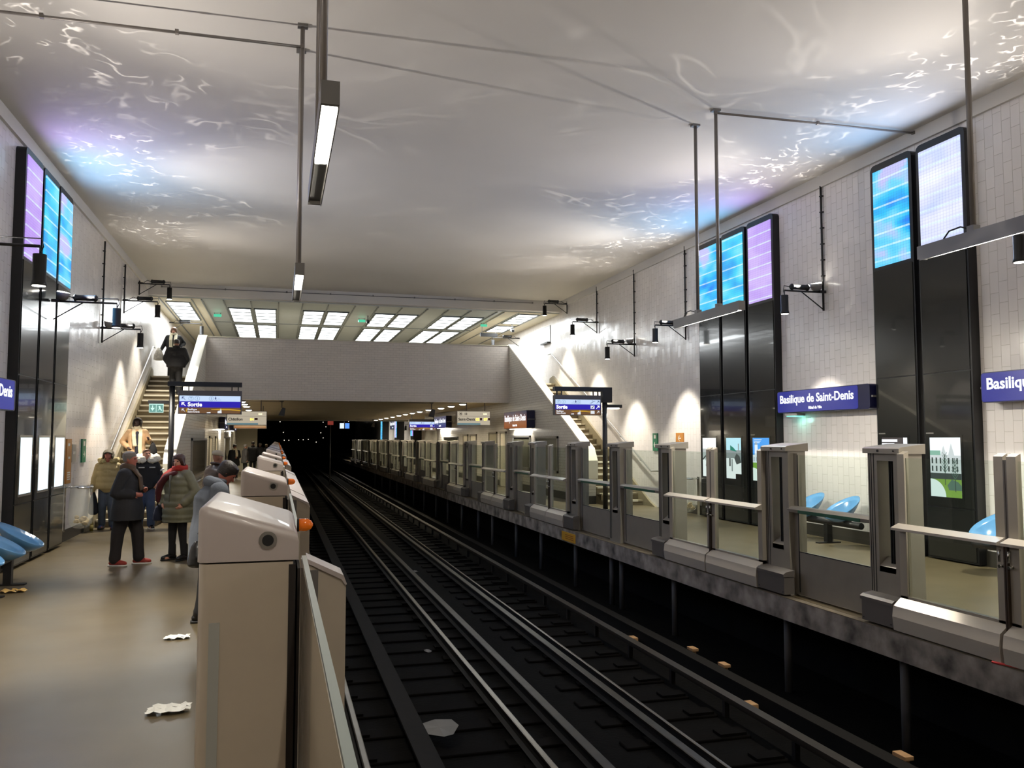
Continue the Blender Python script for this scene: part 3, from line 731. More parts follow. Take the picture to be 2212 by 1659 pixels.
def gate_pillar(yf, label, w=.53, foot=True, near_foot=False):
    """pillar whose far edge is at yf"""
    yn = yf - w
    t = thing('gate_pillar', label, 'gate pillar', (6.49, yn + w / 2, 0), 'gate pillars along the right platform')
    bm = nb()
    box(bm, GX0, GX1, yn, yf, 0, .62)
    box(bm, GX0, GX1, yn, yn + .13, .62, ZG); box(bm, GX0, GX1, yf - .15, yf, .62, ZG); box(bm, GX0, GX1, yn + .13, yf - .15, ZG - .08, ZG)
    prism(bm, [(GX0, .62), (GX0, .56), (GX0 + .12, .70), (GX0 + .12, .72)], 1, yn + .13, yf - .15)
    obj('post', bm, M_ALU, t)
    bm = nb(); box(bm, GX0 + .15, GX0 + .16, yn + .13, yf - .15, .62, ZG - .08); obj('slot_glass', bm, M_GLASS, t)
    bm = nb()
    for dy in (.15, .19, .225): box(bm, GX0 + .03, GX0 + .12, yn + dy, yn + dy + .012, .66, ZG - .08)
    for dy in (.03, .06, .10): box(bm, GX0 - .004, GX0, yf - dy, yf - dy + .008, .05, ZG)
    obj('guide_rails', bm, M_RUBBER, t)
    bm = nb()
    prism(bm, [(GX0 - .05, ZG), (GX0 - .05, ZG + .055), (GX0 - .02, ZG + .07), (GX1 + .03, ZG + .105), (GX1 + .03, ZG)], 1, yn - .02, yf + .02); obj('cap', bm, M_ALU, t)
    bm = nb(); tube(bm, [(GX0 - .06, yn + .3, ZG + .03), (GX0 - .05, yn + .3, ZG + .03)], .014, 10); tube(bm, [(GX0 - .06, yn + .06, ZG + .03), (GX0 - .05, yn + .06, ZG + .03)], .009, 10); obj('bolt', bm, M_RUBBER, t)
    for on, a, b_ in ((foot, yf - .02, yf - .62), (near_foot, yn + .02, yn + .5)):
        if not on: continue
        a, b_ = min(a, b_), max(a, b_)
        bm = nb(); box(bm, GX0 - .15, GX0 - .002, a, b_, .03, .25); prism(bm, [(GX0 - .165, .25), (GX0 - .165, .285), (GX0 - .13, .31), (GX0 - .002, .33), (GX0 - .002, .25)], 1, a - .01, b_ + .01)
        f = obj('foot_box', bm, M_ALUD, t)
        bm = nb(); tube(bm, [(GX0 - .153, a + .03, .06), (GX0 - .149, a + .03, .06)], .008, 6); tube(bm, [(GX0 - .153, b_ - .03, .06), (GX0 - .149, b_ - .03, .06)], .008, 6); obj('rivet', bm, M_RUBBER, f)
    return t

def gate_panel(y0, y1, label):
    """fixed emergency panel between two pillars: solid below, glass above, push bar across"""
    t = thing('gate_panel', label, 'gate panel', (6.5, (y0 + y1) / 2, 0), 'fixed glass panels with a push bar')
    xa, xb = GX0 + .08, GX0 + .14
    bm = nb(); box(bm, xa, xb, y0, y1, .02, .56); box(bm, xa, xb, y0, y0 + .05, .56, ZG - .03); box(bm, xa, xb, y1 - .09, y1, .56, ZG - .03); obj('frame', bm, M_ALU, t)
    bm = nb(); box(bm, xa - .006, xa, y1 - .10, y1 - .088, .05, ZG - .05); box(bm, xa - .006, xa, y0 + .05, y0 + .058, .56, ZG - .05); box(bm, xa - .004, xa, y0 + .05, y1 - .09, .556, .566); obj('seal', bm, M_RUBBER, t)
    bm = nb(); box(bm, xa + .02, xa + .032, y0 + .05, y1 - .09, .56, ZG - .05); obj('glass_pane', bm, M_GLASS, t)
    bm = nb(); prism(bm, [(xa - .075, 1.06), (xa - .085, 1.10), (xa - .06, 1.135), (xa, 1.14), (xa, 1.05)], 1, y0 + .0, y1 + .03)
    bar = obj('push_bar', bm, M_ALU, t)
    bm = nb(); prism(bm, [(xa - .0765, 1.0595), (xa - .0765, 1.056), (xa - .0005, 1.046), (xa - .0005, 1.0495)], 1, y0 + .15, y1 - .2); box(bm, xa - .088, xa - .083, y0 + .15, y1 - .2, 1.062, 1.10); obj('label_strip', bm, M_GREENL, bar, label='dark green label strip')
    return t

def gate_leaf(yp, yc, label):
    """sliding leaf from its pillar (yp) to the meeting edge (yc)"""
    s = 1 if yc > yp else -1
    lo, hi = min(yp, yc), max(yp, yc)
    t = thing('sliding_gate_leaf', label, 'gate door', (6.3, (lo + hi) / 2, 0), 'glass sliding leaves of the right platform gates')
    xa, xb = GX0 - .06, GX0 + .0
    bm = nb()
    box(bm, xa, xb, lo if s > 0 else hi - .10, lo + .10 if s > 0 else hi, .3, ZG - .02)
    prism(bm, [(xa, ZG - .02), (xa, ZG + .0), (xb, ZG + .03), (xb, ZG - .02)], 1, (lo if s > 0 else hi - .10), (lo + .10 if s > 0 else hi))
    box(bm, xa, xb, yc - .12 if s > 0 else yc + .02, yc - .02 if s > 0 else yc + .12, .3, ZG - .02)
    prism(bm, [(xa, ZG - .02), (xa, ZG + .0), (xb, ZG + .03), (xb, ZG - .02)], 1, (yc - .12 if s > 0 else yc + .02), (yc - .02 if s > 0 else yc + .12))
    box(bm, xa, xb, lo, hi, .3, .37)
    obj('stile', bm, M_ALUS, t)
    bm = nb(); box(bm, xa + .02, xa + .03, lo + .1, hi - .1, .37, ZG - .04); obj('glass_pane', bm, M_GLASS, t)
    bm = nb(); e0, e1 = (yc - .02, yc - .004) if s > 0 else (yc + .004, yc + .02)
    box(bm, xa - .03, xb, e0, e1, .02, 1.08); obj('rubber_edge', bm, M_BROWNR, t)
    bm = nb(); e0, e1 = (yc - .02, yc - .004) if s > 0 else (yc + .004, yc + .02)
    box(bm, xa, xb, e0, e1, 1.08, ZG - .03); obj('upper_edge', bm, M_ALUD, t)
    bm = nb(); prism(bm, [(xa - .105, 1.05), (xa - .105, 1.075), (xa - .01, 1.115), (xa, 1.115), (xa, 1.04)], 1, lo + (.0 if s > 0 else .02), hi - (.02 if s > 0 else 0)); obj('shelf_rail', bm, M_ALUL, t)
    bm = nb(); prism(bm, [(xa - .10, .02), (xa - .115, .16), (xa - .10, .27), (xa, .345), (xb, .345), (xb, .02)], 1, lo + (.0 if s > 0 else .018), hi - (.018 if s > 0 else .0))
    obj('foot_box', bm, M_ALUL, t)
    bm = nb(); tube(bm, [(xa - .03, yc - s * .05, 1.0), (xa - .045, yc - s * .05, 1.0), (xa - .045, yc - s * .05, .9)], .01, 8); tube(bm, [(xa - .0, yc - s * .05, .86), (xa - .05, yc - s * .05, .86)], .016, 8); obj('catch', bm, M_CHROME, t)
    return t

edges = [2.6, 4.7, 7.94, 9.99, 13.28, 15.5, 17.86, 20.93, 23.04, 26.27, 28.73, 31.75, 34.0, 37.2, 39.3, 42.5, 44.7, 47.9, 50.0, 53.3, 55.4, 58.7, 60.8, 64.0, 66.2, 69.4, 71.5, 74.8]
kinds = 'fofoffofo' + 'fofofofofofofofofofo'
W_ = .53
vis = 0
for i, yf in enumerate(edges):
    if yf < 6: lab = 'gate pillar beyond the right edge of the picture'
    else:
        lab = ['nearest gate pillar on the right, its window showing an amber poster', 'gate pillar left of the blue seats, second from the nearest'][vis] if vis < 2 else f'{ORD[vis]} pillar of the right-hand gates counted from the nearest'
        vis += 1
    nxt = kinds[i]; prv = kinds[i - 1] if i else 'o'
    gate_pillar(yf, lab, foot=(nxt == 'o'), near_foot=(prv == 'o'))
    if i + 1 < len(edges):
        a, b_ = yf, edges[i + 1] - W_
        if nxt == 'f':
            gate_panel(a, b_, f'fixed glass panel with green-labelled bar beyond the {ORD[vis-1]} right-hand gate pillar' if yf > 6 else 'fixed glass panel beyond the right edge of the picture')
        else:
            c = (a + b_) / 2
            L1 = f'nearer leaf of the glass sliding gate beyond the {ORD[vis-1]} right-hand pillar' if vis else 'nearer leaf of the glass sliding gate cut by the right edge of the picture'
            gate_leaf(a, c, L1)
            gate_leaf(b_, c, L1.replace('nearer', 'farther'))
# low kerb strip in front of the gates
bm = nb(); box(bm, XER + .0, XER + .1, -10, 80, -.005, .004); struct('trim_13', bm, mat('pale_edge_strip', (108, 98, 80), .7, noise=.3, nscale=5))

# ---- left platform gates (seen end-on)
M_AMB = mat('amber_lens', (214, 96, 14), 0.15)
b_ = M_AMB.node_tree.nodes['Principled BSDF']; b_.inputs['Emission Color'].default_value = (1, .28, .02, 1); b_.inputs['Emission Strength'].default_value = .06
LX0, LX1 = -.165, .05
def left_pillar(y, label, ZT=1.73):
    ye = y + .55
    t = thing('gate_pillar', label, 'gate pillar', (-.07, y + .27, 0), 'gate pillars along the left platform')
    bm = nb(); prism(bm, rrect(LX0 + .003, LX1 - .012, y + .001, ye, .025, 6, (0, 1, 1, 0)), 2, 0, ZT - .004); lc = obj('lower_casing', bm, M_WHITEP2, t, smooth=True); lc.data.set_sharp_from_angle(angle=math.radians(32))
    # cap: slopes down towards the tracks, rounded towards the platform
    bm = nb()
    prism(bm, [(LX0, ZT), (LX1, ZT), (LX1, ZT + .062), (LX0, ZT + .128)], 1, y, ye)
    bm.edges.ensure_lookup_table()
    def mid(e): return (e.verts[0].co + e.verts[1].co) / 2
    ed = [e for e in bm.edges if (abs(mid(e).x - LX0) < .001 and abs(e.verts[0].co.z - e.verts[1].co.z) > .05) or min(e.verts[0].co.z, e.verts[1].co.z) > ZT + .05]
    bmesh.ops.bevel(bm, geom=ed, offset=.022, segments=6, profile=.5, affect='EDGES', clamp_overlap=True)
    cp = obj('cap', bm, M_WHITEP, t, smooth=True); cp.data.set_sharp_from_angle(angle=math.radians(32))
    bm = nb(); tube(bm, [(-.017, y - .003, ZT + .045), (-.017, y, ZT + .045)], .0195, 24); k = obj('key_switch', bm, M_SILVER, t)
    bm = nb(); tube(bm, [(-.017, y - .006, ZT + .045), (-.017, y - .003, ZT + .045)], .0125, 20); obj('key_hole', bm, M_RUBBER, k)
    bm = nb(); tube(bm, [(LX1, y + .22, ZT + .055), (LX1 + .005, y + .22, ZT + .055)], .0165, 20); bs = obj('lamp_base', bm, M_RUBBER, t)
    bm = nb(); tube(bm, [(LX1 + .005, y + .22, ZT + .055), (LX1 + .024, y + .22, ZT + .055), (LX1 + .034, y + .22, ZT + .055), (LX1 + .039, y + .22, ZT + .055)], [.0155, .0155, .011, .003], 20); obj('amber_lamp', bm, M_AMB, bs)
    # reflector slot on the platform side, brush strips to the track side
    bm = nb(); box(bm, LX0 + .028, LX0 + .05, y - .0012, y + .001, .2, ZT - .13); obj('inlay_strip', bm, mat('pale_grey_strip', (150, 150, 144), .5), t)
    bm = nb(); box(bm, LX1 - .021, LX1 - .006, y - .002, ye, 0, ZT - .01); box(bm, LX1 - .002, LX1 + .004, y + .004, ye, 0, ZT - .02); obj('brush_seal', bm, M_BRUSH, t)
    return t
def left_box(y, x0=.062, x1=.165):
    pass
def left_glass(y0, y1, label):
    t = thing('gate_panel', label, 'gate panel', (.06, (y0 + y1) / 2, 0), 'glass panels of the left platform gates')
    bm = nb(); box(bm, .055, .067, y0 + .01, y1 - .01, .0, 1.735); obj('glass_pane', bm, M_GLASSL, t)
    bm = nb(); box(bm, .056, .066, y0 + .01, y1 - .01, 1.735, 1.74); obj('top_edge', bm, mat('glass_edge', (96, 104, 98), .5), t)
    return t
M_GLASSL = bpy.data.materials.new('glass_painted_reflection')
M_GLASSL.use_nodes = True
_b = M_GLASSL.node_tree.nodes['Principled BSDF']
_b.inputs['Base Color'].default_value = (*lin((176, 166, 150)), 1); _b.inputs['Roughness'].default_value = .1; _b.inputs['Coat Weight'].default_value = .3  # opaque beige paints the pillar's reflection onto the pane
def left_leaf(y0, y1, label):
    """boxed sliding-leaf end on the track side with a sloping top"""
    t = thing('sliding_gate_leaf', label, 'gate door', (.11, (y0 + y1) / 2, 0), 'sliding leaves of the left platform gates')
    bm = nb(); prism(bm, [(.07, 0), (.158, 0), (.158, 1.665), (.15, 1.682), (.07, 1.72)], 1, y0, y1); obj('leaf_casing', bm, M_WHITEP2, t)
    bm = nb(); prism(bm, [(.160, 1.665), (.152, 1.686), (.07, 1.726), (.07, 1.716), (.148, 1.676), (.156, 1.663)], 1, y0 - .004, y1 + .002); obj('top_trim', bm, M_WHITEP, t)
    bm = nb(); box(bm, .069, .095, y0 - .003, y0, .0, 1.70); obj('stile', bm, M_ALUD, t)
    return t
ly = [1.95, 4.15, 7.4, 9.5, 12.8, 14.9, 18.2, 20.3, 23.6, 25.7, 29.0, 31.1, 34.4, 36.5, 39.8, 41.9, 45.2, 47.3]
for i, y in enumerate(ly):
    left_pillar(y, ['huge white gate pillar in the foreground with a round key switch and amber lamp', 'second white gate pillar beyond the foreground one', 'third white gate pillar on the left'][i] if i < 3 else f'{ORD[i]} white gate pillar on the left, counted from the foreground')
    if i + 1 < len(ly):
        left_glass(y + .55, ly[i + 1], f'glass panel behind the {ORD[i]} left-hand gate pillar') if i % 2 == 0 else left_leaf(y + .6, ly[i + 1] - .05, f'sliding leaf seen end-on behind the {ORD[i]} left-hand gate pillar')
left_glass(.35, 1.95, 'glass panel standing in front of the foreground gate pillar')
left_leaf(1.985, 2.09, 'boxed gate leaf with a sloping top on the track side of the foreground pillar')
left_leaf(4.25, 4.7, 'boxed gate leaf with a sloping top beside the second left-hand gate pillar')
left_leaf(7.5, 7.95, 'boxed gate leaf with a sloping top beside the third left-hand gate pillar')

# ============================================================ tracks
M_RAIL = mat('polished_rail', (128, 122, 114), 0.35, metal=1, noise=.1, nscale=3)
M_RAILD = mat('rusty_rail', (18, 15, 13), 0.7, metal=.2, noise=.2, nscale=5)
M_SLEEPER = mat('tarry_sleeper', (9, 7, 6), 0.95, spec=.1, noise=.3, nscale=4)
ZR = -1.1
def rail(x, w, h, m, label, z=ZR, foot=True, sheet=None):
    t = thing('rail', label, 'rail', (x, 35, z - h))
    bm = nb(); prism(bm, [(x - w / 2, z - .03), (x - w / 2, z - .006), (x - w / 2 + .01, z), (x + w / 2 - .01, z), (x + w / 2, z - .006), (x + w / 2, z - .03)], 1, -6, 100); obj('rail_head', bm, m, t)
    bm = nb(); prism(bm, [(x - .01, z - .03), (x + .01, z - .03), (x + .012, z - h + .02), (x + .06, z - h), (x - .06, z - h), (x - .012, z - h + .02)], 1, -6, 100); obj('rail_web', bm, M_RAILD, t)
    return t
rail(.87, .065, .14, M_RAIL, 'shiny running rail nearest the left platform gates')
rail(2.58, .065, .14, M_RAIL, 'long shiny running rail second from the left')
rail(3.08, .11, .16, mat('dull_rail', (60, 56, 52), .45, metal=.8, noise=.25, nscale=6), 'broad dull power rail midway between the two tracks')
rail(4.0, .10, .14, mat('dull_rail_wide', (70, 66, 60), .42, metal=.8, noise=.25, nscale=6), 'broad worn rail just left of the thin bright one')
rail(4.17, .04, .15, M_RAIL, 'thin bright rail right of the broad worn one')
t = thing('guard_board', 'flat dark board laid along the left track between its rails', 'board', (1.48, 35, -1.2))
bm = nb(); box(bm, 1.37, 1.59, -5, 90, -1.15, -1.12); obj('board', bm, mat('dark_board', (18, 16, 15), .85, spec=.2, noise=.2), t)
bm = nb()
for k in range(60): box(bm, 1.44, 1.52, -4 + k * 1.4, -3.9 + k * 1.4, -1.22, -1.15)
obj('support', bm, M_RAILD, t)['kind'] = 'stuff'
t = thing('power_rail', 'brown raised power rail on short posts near the right platform', 'rail', (5.2, 35, -1.3))
bm = nb(); box(bm, 5.14, 5.26, -6, 95, -1.07, -1.03); box(bm, 5.18, 5.22, -6, 95, -1.12, -1.07); obj('rail_head', bm, mat('brown_power_rail', (48, 42, 35), .6, metal=.2, noise=.15), t)
for k in range(56):
    bm = nb(); y = 2.1 + k * 1.4; box(bm, 5.17, 5.23, y - .03, y + .03, -1.3, -1.12); obj('rail_post', bm, M_RAILD, t)
t = thing('cable_duct', 'dark cable duct along the foot of the right platform', 'duct', (5.8, 35, -1.3))
bm = nb(); box(bm, 5.72, 5.86, -6, 95, -1.3, -1.12); obj('duct_body', bm, mat('dark_duct', (18, 17, 16), .8, spec=.2), t)
bm = nb(); box(bm, 5.70, 5.88, -6, 95, -1.12, -1.10); obj('duct_cover', bm, mat('dark_duct_cover', (24, 22, 20), .8, spec=.2), t)
for i, (x, y) in enumerate(((5.93, 11.3), (5.93, 10.4), (5.92, 7.0), (5.6, 12.7), (5.6, 9.2))):
    bm = nb(); box(bm, x - .05, x + .05, y - .09, y + .09, -1.10 if x > 5.7 else -1.3, -1.06 if x > 5.7 else -1.2); bevel(bm, .006)
    if x > 5.7 and x > 5.88: box(bm, x - .03, x + .03, y - .05, y + .05, -1.3, -1.10)
    o = obj('wooden_block', bm, mat('pale_wood', (176, 138, 96), .7, noise=.15)); setorigin(o, (x, y, -1.2))
    tag(o, ['pale wooden block on the cable duct, farther of the two close together', 'pale wooden block on the cable duct, nearer of the two close together', 'large pale wooden block on the cable duct at the bottom right corner', 'wooden block lying between the power rail and the duct, farther one', 'wooden block lying between the power rail and the duct, nearer one'][i], 'wooden block')
# sleepers
def sleepers(x0, x1, ys, label):
    o0 = None
    for i, y in enumerate(ys):
        if o0 is None:
            bm = nb(); box(bm, x0, x1, -.12, .12, -.09, 0.0); bevel(bm, .01, 1)
            for xr in ((.87, 2.58) if x0 < 2 else (4.05, 4.9)): box(bm, xr - .16, xr + .16, -.09, .09, 0, .03)
            o0 = obj('sleeper', bm, M_SLEEPER); o0.location = (0, y, -1.27); tag(o0, label, 'sleeper', label)
        else:
            c = o0.copy(); COL.objects.link(c); c.location = (0, y, -1.27)
sleepers(.45, 3.1, [4.5 + .72 * k for k in range(70)], 'dark sleeper crossing under the left track')
sleepers(3.62, 5.1, [4.9 + .72 * k for k in range(70)], 'dark sleeper crossing under the right track')
# rubbish between the rails
rr = random.Random(5)
for i, (x, y, w_) in enumerate(((1.75, 9.2, .22), (1.95, 7.6, .12), (3.2, 20, .1), (2.2, 12.5, .06))):
    bm = nb(); vs = [bm.verts.new((x + w_ * math.cos(a) * rr.uniform(.7, 1.2), y + w_ * 1.2 * math.sin(a) * rr.uniform(.7, 1.2), -1.165 + rr.uniform(0, .03))) for a in [k * PI / 4 for k in range(8)]]
    c = bm.verts.new((x, y, -1.14))
    for k in range(8): bm.faces.new((vs[k], vs[(k + 1) % 8], c))
    o = obj('flattened_carton', bm, mat('grey_litter', (96, 94, 90), .6)); setorigin(o, (x, y, -1.165)); tag(o, ['large grey flattened carton on the left track bed', 'small grey scrap on the left track bed near the bottom edge', 'tiny scrap on the trackbed far along', 'small pale scrap beside the left rail'][i], 'litter')

# posts under the right platform slab
for i, y in enumerate((4.2, 5.9, 7.62, 9.75, 13.0, 15.25, 15.75, 17.85, 20.4, 22.7, 25.4, 27.3, 29.9, 32.5, 35, 38, 41, 44, 47, 50, 54, 58)):
    bm = nb(); tube(bm, [(6.5, y, -1.3), (6.5, y, -.28)], .05, 12); box(bm, 6.42, 6.58, y - .08, y + .08, -.3, -.282)
    o = obj('support_post', bm, mat('grey_post', (82, 82, 84), .6)); setorigin(o, (6.5, y, -1.3))
    tag(o, f'{ORD[i-3]} steel post under the right platform, counted from the nearest clear one' if 3 <= i else 'steel post under the right platform near the picture edge', 'post', 'posts under the right platform')
# ============================================================ signs, furniture, fittings
def text(s, size, m, loc, right, up, parent, name='lettering', bold=0.0, align='LEFT', ext=.0015, sx=1.0):
    """flat raised lettering on a sign face; right/up give the reading direction"""
    cu = bpy.data.curves.new('t', 'FONT'); cu.body = s; cu.size = size; cu.align_x = align; cu.offset = bold; cu.extrude = ext; cu.resolution_u = 3
    to = bpy.data.objects.new('t', cu); COL.objects.link(to)
    me = evalmesh(to, name)
    bpy.data.objects.remove(to); bpy.data.curves.remove(cu)
    R, U = Vector(right), Vector(up); N = R.cross(U)
    mx = Matrix((R * sx, U, N)).transposed().to_4x4(); mx.translation = Vector(loc)
    me.transform(mx)
    me.materials.clear(); me.materials.append(m)
    o = bpy.data.objects.new(name, me); COL.objects.link(o); o.parent = parent
    if parent.name in WORLD: o.matrix_parent_inverse = WORLD[parent.name].inverted()
    return o

E_BLUE = emit('sign_blue', (24, 34, 140), 1.0, .25)
E_TXT = emit('sign_white_text', (248, 250, 255), 1.3)
M_NAVY = mat('navy_casing', (20, 22, 58), 0.3)

def station_sign(side, xface, y_txt0, length, z0, z1, label, depth=.22, dirk=None, glow=None, blank=.28, name='Basilique de Saint-Denis', sub='Hôtel de Ville', m=None):
    """side=-1: on the right wall (faces -x, reads far -> near)"""
    dr = -1 if side < 0 else 1
    ya, yb = sorted((y_txt0, y_txt0 + dr * length))
    t = thing('station_name_sign', label, 'station sign', (xface - side * depth, (ya + yb) / 2, z0), 'station name signs')
    xb = xface - side * depth
    bm = nb(); prism(bm, rrect(ya, yb, z0, z1, .05, 4), 0, min(xb, xface), max(xb, xface)); obj('casing', bm, M_NAVY, t)
    g = .012; lo, hi = ya, yb
    if blank:
        if dr < 0: lo = ya + blank
        else: hi = yb - blank
    bm = nb(); prism(bm, rrect(lo + g, hi - g, z0 + g, z1 - g, .035, 3), 0, min(xface, xface + side * .004), max(xface, xface + side * .004)); f = obj('lit_face', bm, m or E_BLUE, t)
    h = z1 - z0
    R = (0, dr, 0); N_off = xface + side * .005
    L_ = length - blank
    tx = text(name, h * .52, E_TXT, (N_off, y_txt0 + dr * .09, z0 + h * .44), R, (0, 0, 1), f, bold=.005)
    w_ = max(v.co.y for v in tx.data.vertices) - min(v.co.y for v in tx.data.vertices)
    k = (L_ - .22) / w_
    for v in tx.data.vertices: v.co.y = y_txt0 + dr * .09 + (v.co.y - (y_txt0 + dr * .09)) * k
    text(sub, h * .17, E_TXT, (N_off, y_txt0 + dr * L_ * .5, z0 + h * .13), R, (0, 0, 1), f, align='CENTER', bold=.002)
    bm = nb()
    for y in (ya - .04, yb): box(bm, min(xb - side * .02, xface - side * .03), max(xb - side * .02, xface - side * .03), y, y + .04, (z0 + z1) / 2 - .015, (z0 + z1) / 2 + .015)
    obj('wall_bracket', bm, M_GREYM, t)
    return t
station_sign(-1, XR - .25, 14.36, 2.66, 2.50, 2.92, 'blue station sign between the two right-hand display banks, wholly in view')
station_sign(-1, XR - .25, 9.42, 2.7, 2.50, 2.92, 'blue station sign cut by the right edge of the picture')
station_sign(1, XL + .25, 11.1, 2.75, 2.41, 2.86, 'blue station sign cut by the left edge of the picture', blank=.06)
def grad_mat(name, c1, c2, z0, z1, s=1):
    m = emit(name, c1, s); nt = m.node_tree; L = nt.links.new; b = nt.nodes['Principled BSDF']
    tc = nt.nodes.new('ShaderNodeTexCoord'); sp = nt.nodes.new('ShaderNodeSeparateXYZ'); L(tc.outputs['Object'], sp.inputs[0])
    n = nt.nodes.new('ShaderNodeTexNoise'); n.inputs['Scale'].default_value = 1.1; L(tc.outputs['Object'], n.inputs['Vector'])
    r = nt.nodes.new('ShaderNodeMapRange'); r.inputs[1].default_value = z0; r.inputs[2].default_value = z1; L(sp.outputs[2], r.inputs[0])
    a = nt.nodes.new('ShaderNodeMath'); a.operation = 'MULTIPLY_ADD'; L(n.outputs['Fac'], a.inputs[0]); a.inputs[1].default_value = .8; L(r.outputs[0], a.inputs[2])
    s_ = nt.nodes.new('ShaderNodeMath'); s_.operation = 'SUBTRACT'; L(a.outputs[0], s_.inputs[0]); s_.inputs[1].default_value = .4
    mx = nt.nodes.new('ShaderNodeMix'); mx.data_type = 'RGBA'; L(s_.outputs[0], mx.inputs['Factor']); mx.inputs['A'].default_value = (*lin(c1), 1); mx.inputs['B'].default_value = (*lin(c2), 1)
    L(mx.outputs['Result'], b.inputs['Emission Color']); return m
def lit_underside(x0, x1, y0, y1, z, p, parent):
    bm = nb(); box(bm, x0, x1, y0, y1, z - .012, z); obj('underlight', bm, E_DOWN, parent)
    lamp('sign_lamp', 'AREA', ((x0 + x1) / 2, (y0 + y1) / 2, z - .02), p, (1, .95, .84), parent, shape='RECTANGLE', size=abs(x1 - x0), size_y=abs(y1 - y0))
s1 = station_sign(-1, XIR - .3, 29.6, 2.9, 2.36, 2.96, 'dark station sign with an orange glow on the tiled wall under the right staircase', m=grad_mat('sign_dusk', (150, 84, 40), (38, 38, 70), 2.5, 2.9, .9), blank=.0, depth=.28)
lit_underside(XIR - .2, XIR - .1, 27.2, 29.2, 2.35, 55, s1)
s2 = station_sign(-1, XIR - .3, 43.8, 3.2, 2.55, 3.15, 'far blue station sign on the wall under the bridge', m=grad_mat('sign_dusk_far', (36, 40, 100), (30, 34, 80), 2.5, 2.9, 1), blank=.0, depth=.28)
lit_underside(XIR - .2, XIR - .1, 41, 43.5, 2.54, 60, s2)
s3 = station_sign(-1, XR - .35, 72.5, 3.5, 2.8, 3.6, 'farthest small dark station sign between the distant screens', blank=0, depth=.34, m=grad_mat('sign_dusk_farthest', (30, 36, 70), (26, 30, 60), 2.5, 2.9, 1))
s4 = station_sign(1, XIL + .25, 37.0, 2.4, 2.42, 2.92, 'dark sign box on the tiled wall behind the left exit sign', blank=0, m=grad_mat('sign_dusk_left', (30, 30, 60), (24, 24, 48), 2.5, 2.9, 1))
lit_underside(XIL + .05, XIL + .15, 37.1, 38.6, 2.41, 45, s4)
s5 = station_sign(1, XIL + .25, 45.0, 2.4, 2.42, 2.92, 'farther dark sign box on the left tiled wall under the bridge', blank=0, m=grad_mat('sign_dusk_left2', (30, 30, 60), (24, 24, 48), 2.5, 2.9, 1))
lit_underside(XIL + .05, XIL + .15, 45, 46.6, 2.41, 45, s5)

# exit signs on black gantries
E_LB = emit('sign_light_blue', (200, 222, 252), 1.0); E_SB = emit('sign_sortie_blue', (34, 20, 170), 1.0); E_BR = emit('sign_brown', (110, 76, 44), .9)
E_YL = emit('sign_yellow', (200, 156, 40), .95); E_DK = emit('sign_ink', (40, 60, 130), .8); E_PW = emit('sign_pale', (226, 230, 236), 1.0); E_GRY = emit('sign_thin_grey', (110, 150, 190), .9)
def arrow(bm, cx, cz, s, y, dx=-1, mi=0, w=.16):
    """diagonal arrow pointing up-left (dx=-1) or up-right (+1), head as two bars"""
    def quad(pts): prism(bm, pts, 1, y - .003, y, mi)
    a = s * .5; t_ = s * w
    quad([(cx + dx * a, cz + a), (cx - dx * a * .4, cz + a), (cx - dx * a * .4, cz + a - t_), (cx + dx * a, cz + a - t_)])
    quad([(cx + dx * a, cz + a), (cx + dx * a, cz - a * .4), (cx + dx * (a - t_), cz - a * .4), (cx + dx * (a - t_), cz + a)])
    k = t_ * .7
    quad([(cx + dx * (a - t_ * .3) - dx * k, cz + a - t_ * .3), (cx + dx * (a - t_ * .3), cz + a - t_ * .3 - k), (cx - dx * a, cz - a + 0), (cx - dx * (a) - dx * k * .4, cz - a + k * .8)])
def ring(bm, cx, cz, r, y, w=.1, mi=0, n=28):
    for k in range(n):
        a, b = 2 * PI * k / n, 2 * PI * (k + 1) / n
        prism(bm, [(cx + r * math.cos(a), cz + r * math.sin(a)), (cx + r * math.cos(b), cz + r * math.sin(b)), (cx + r * (1 - w) * math.cos(b), cz + r * (1 - w) * math.sin(b)), (cx + r * (1 - w) * math.cos(a), cz + r * (1 - w) * math.sin(a))], 1, y - .002, y, mi)
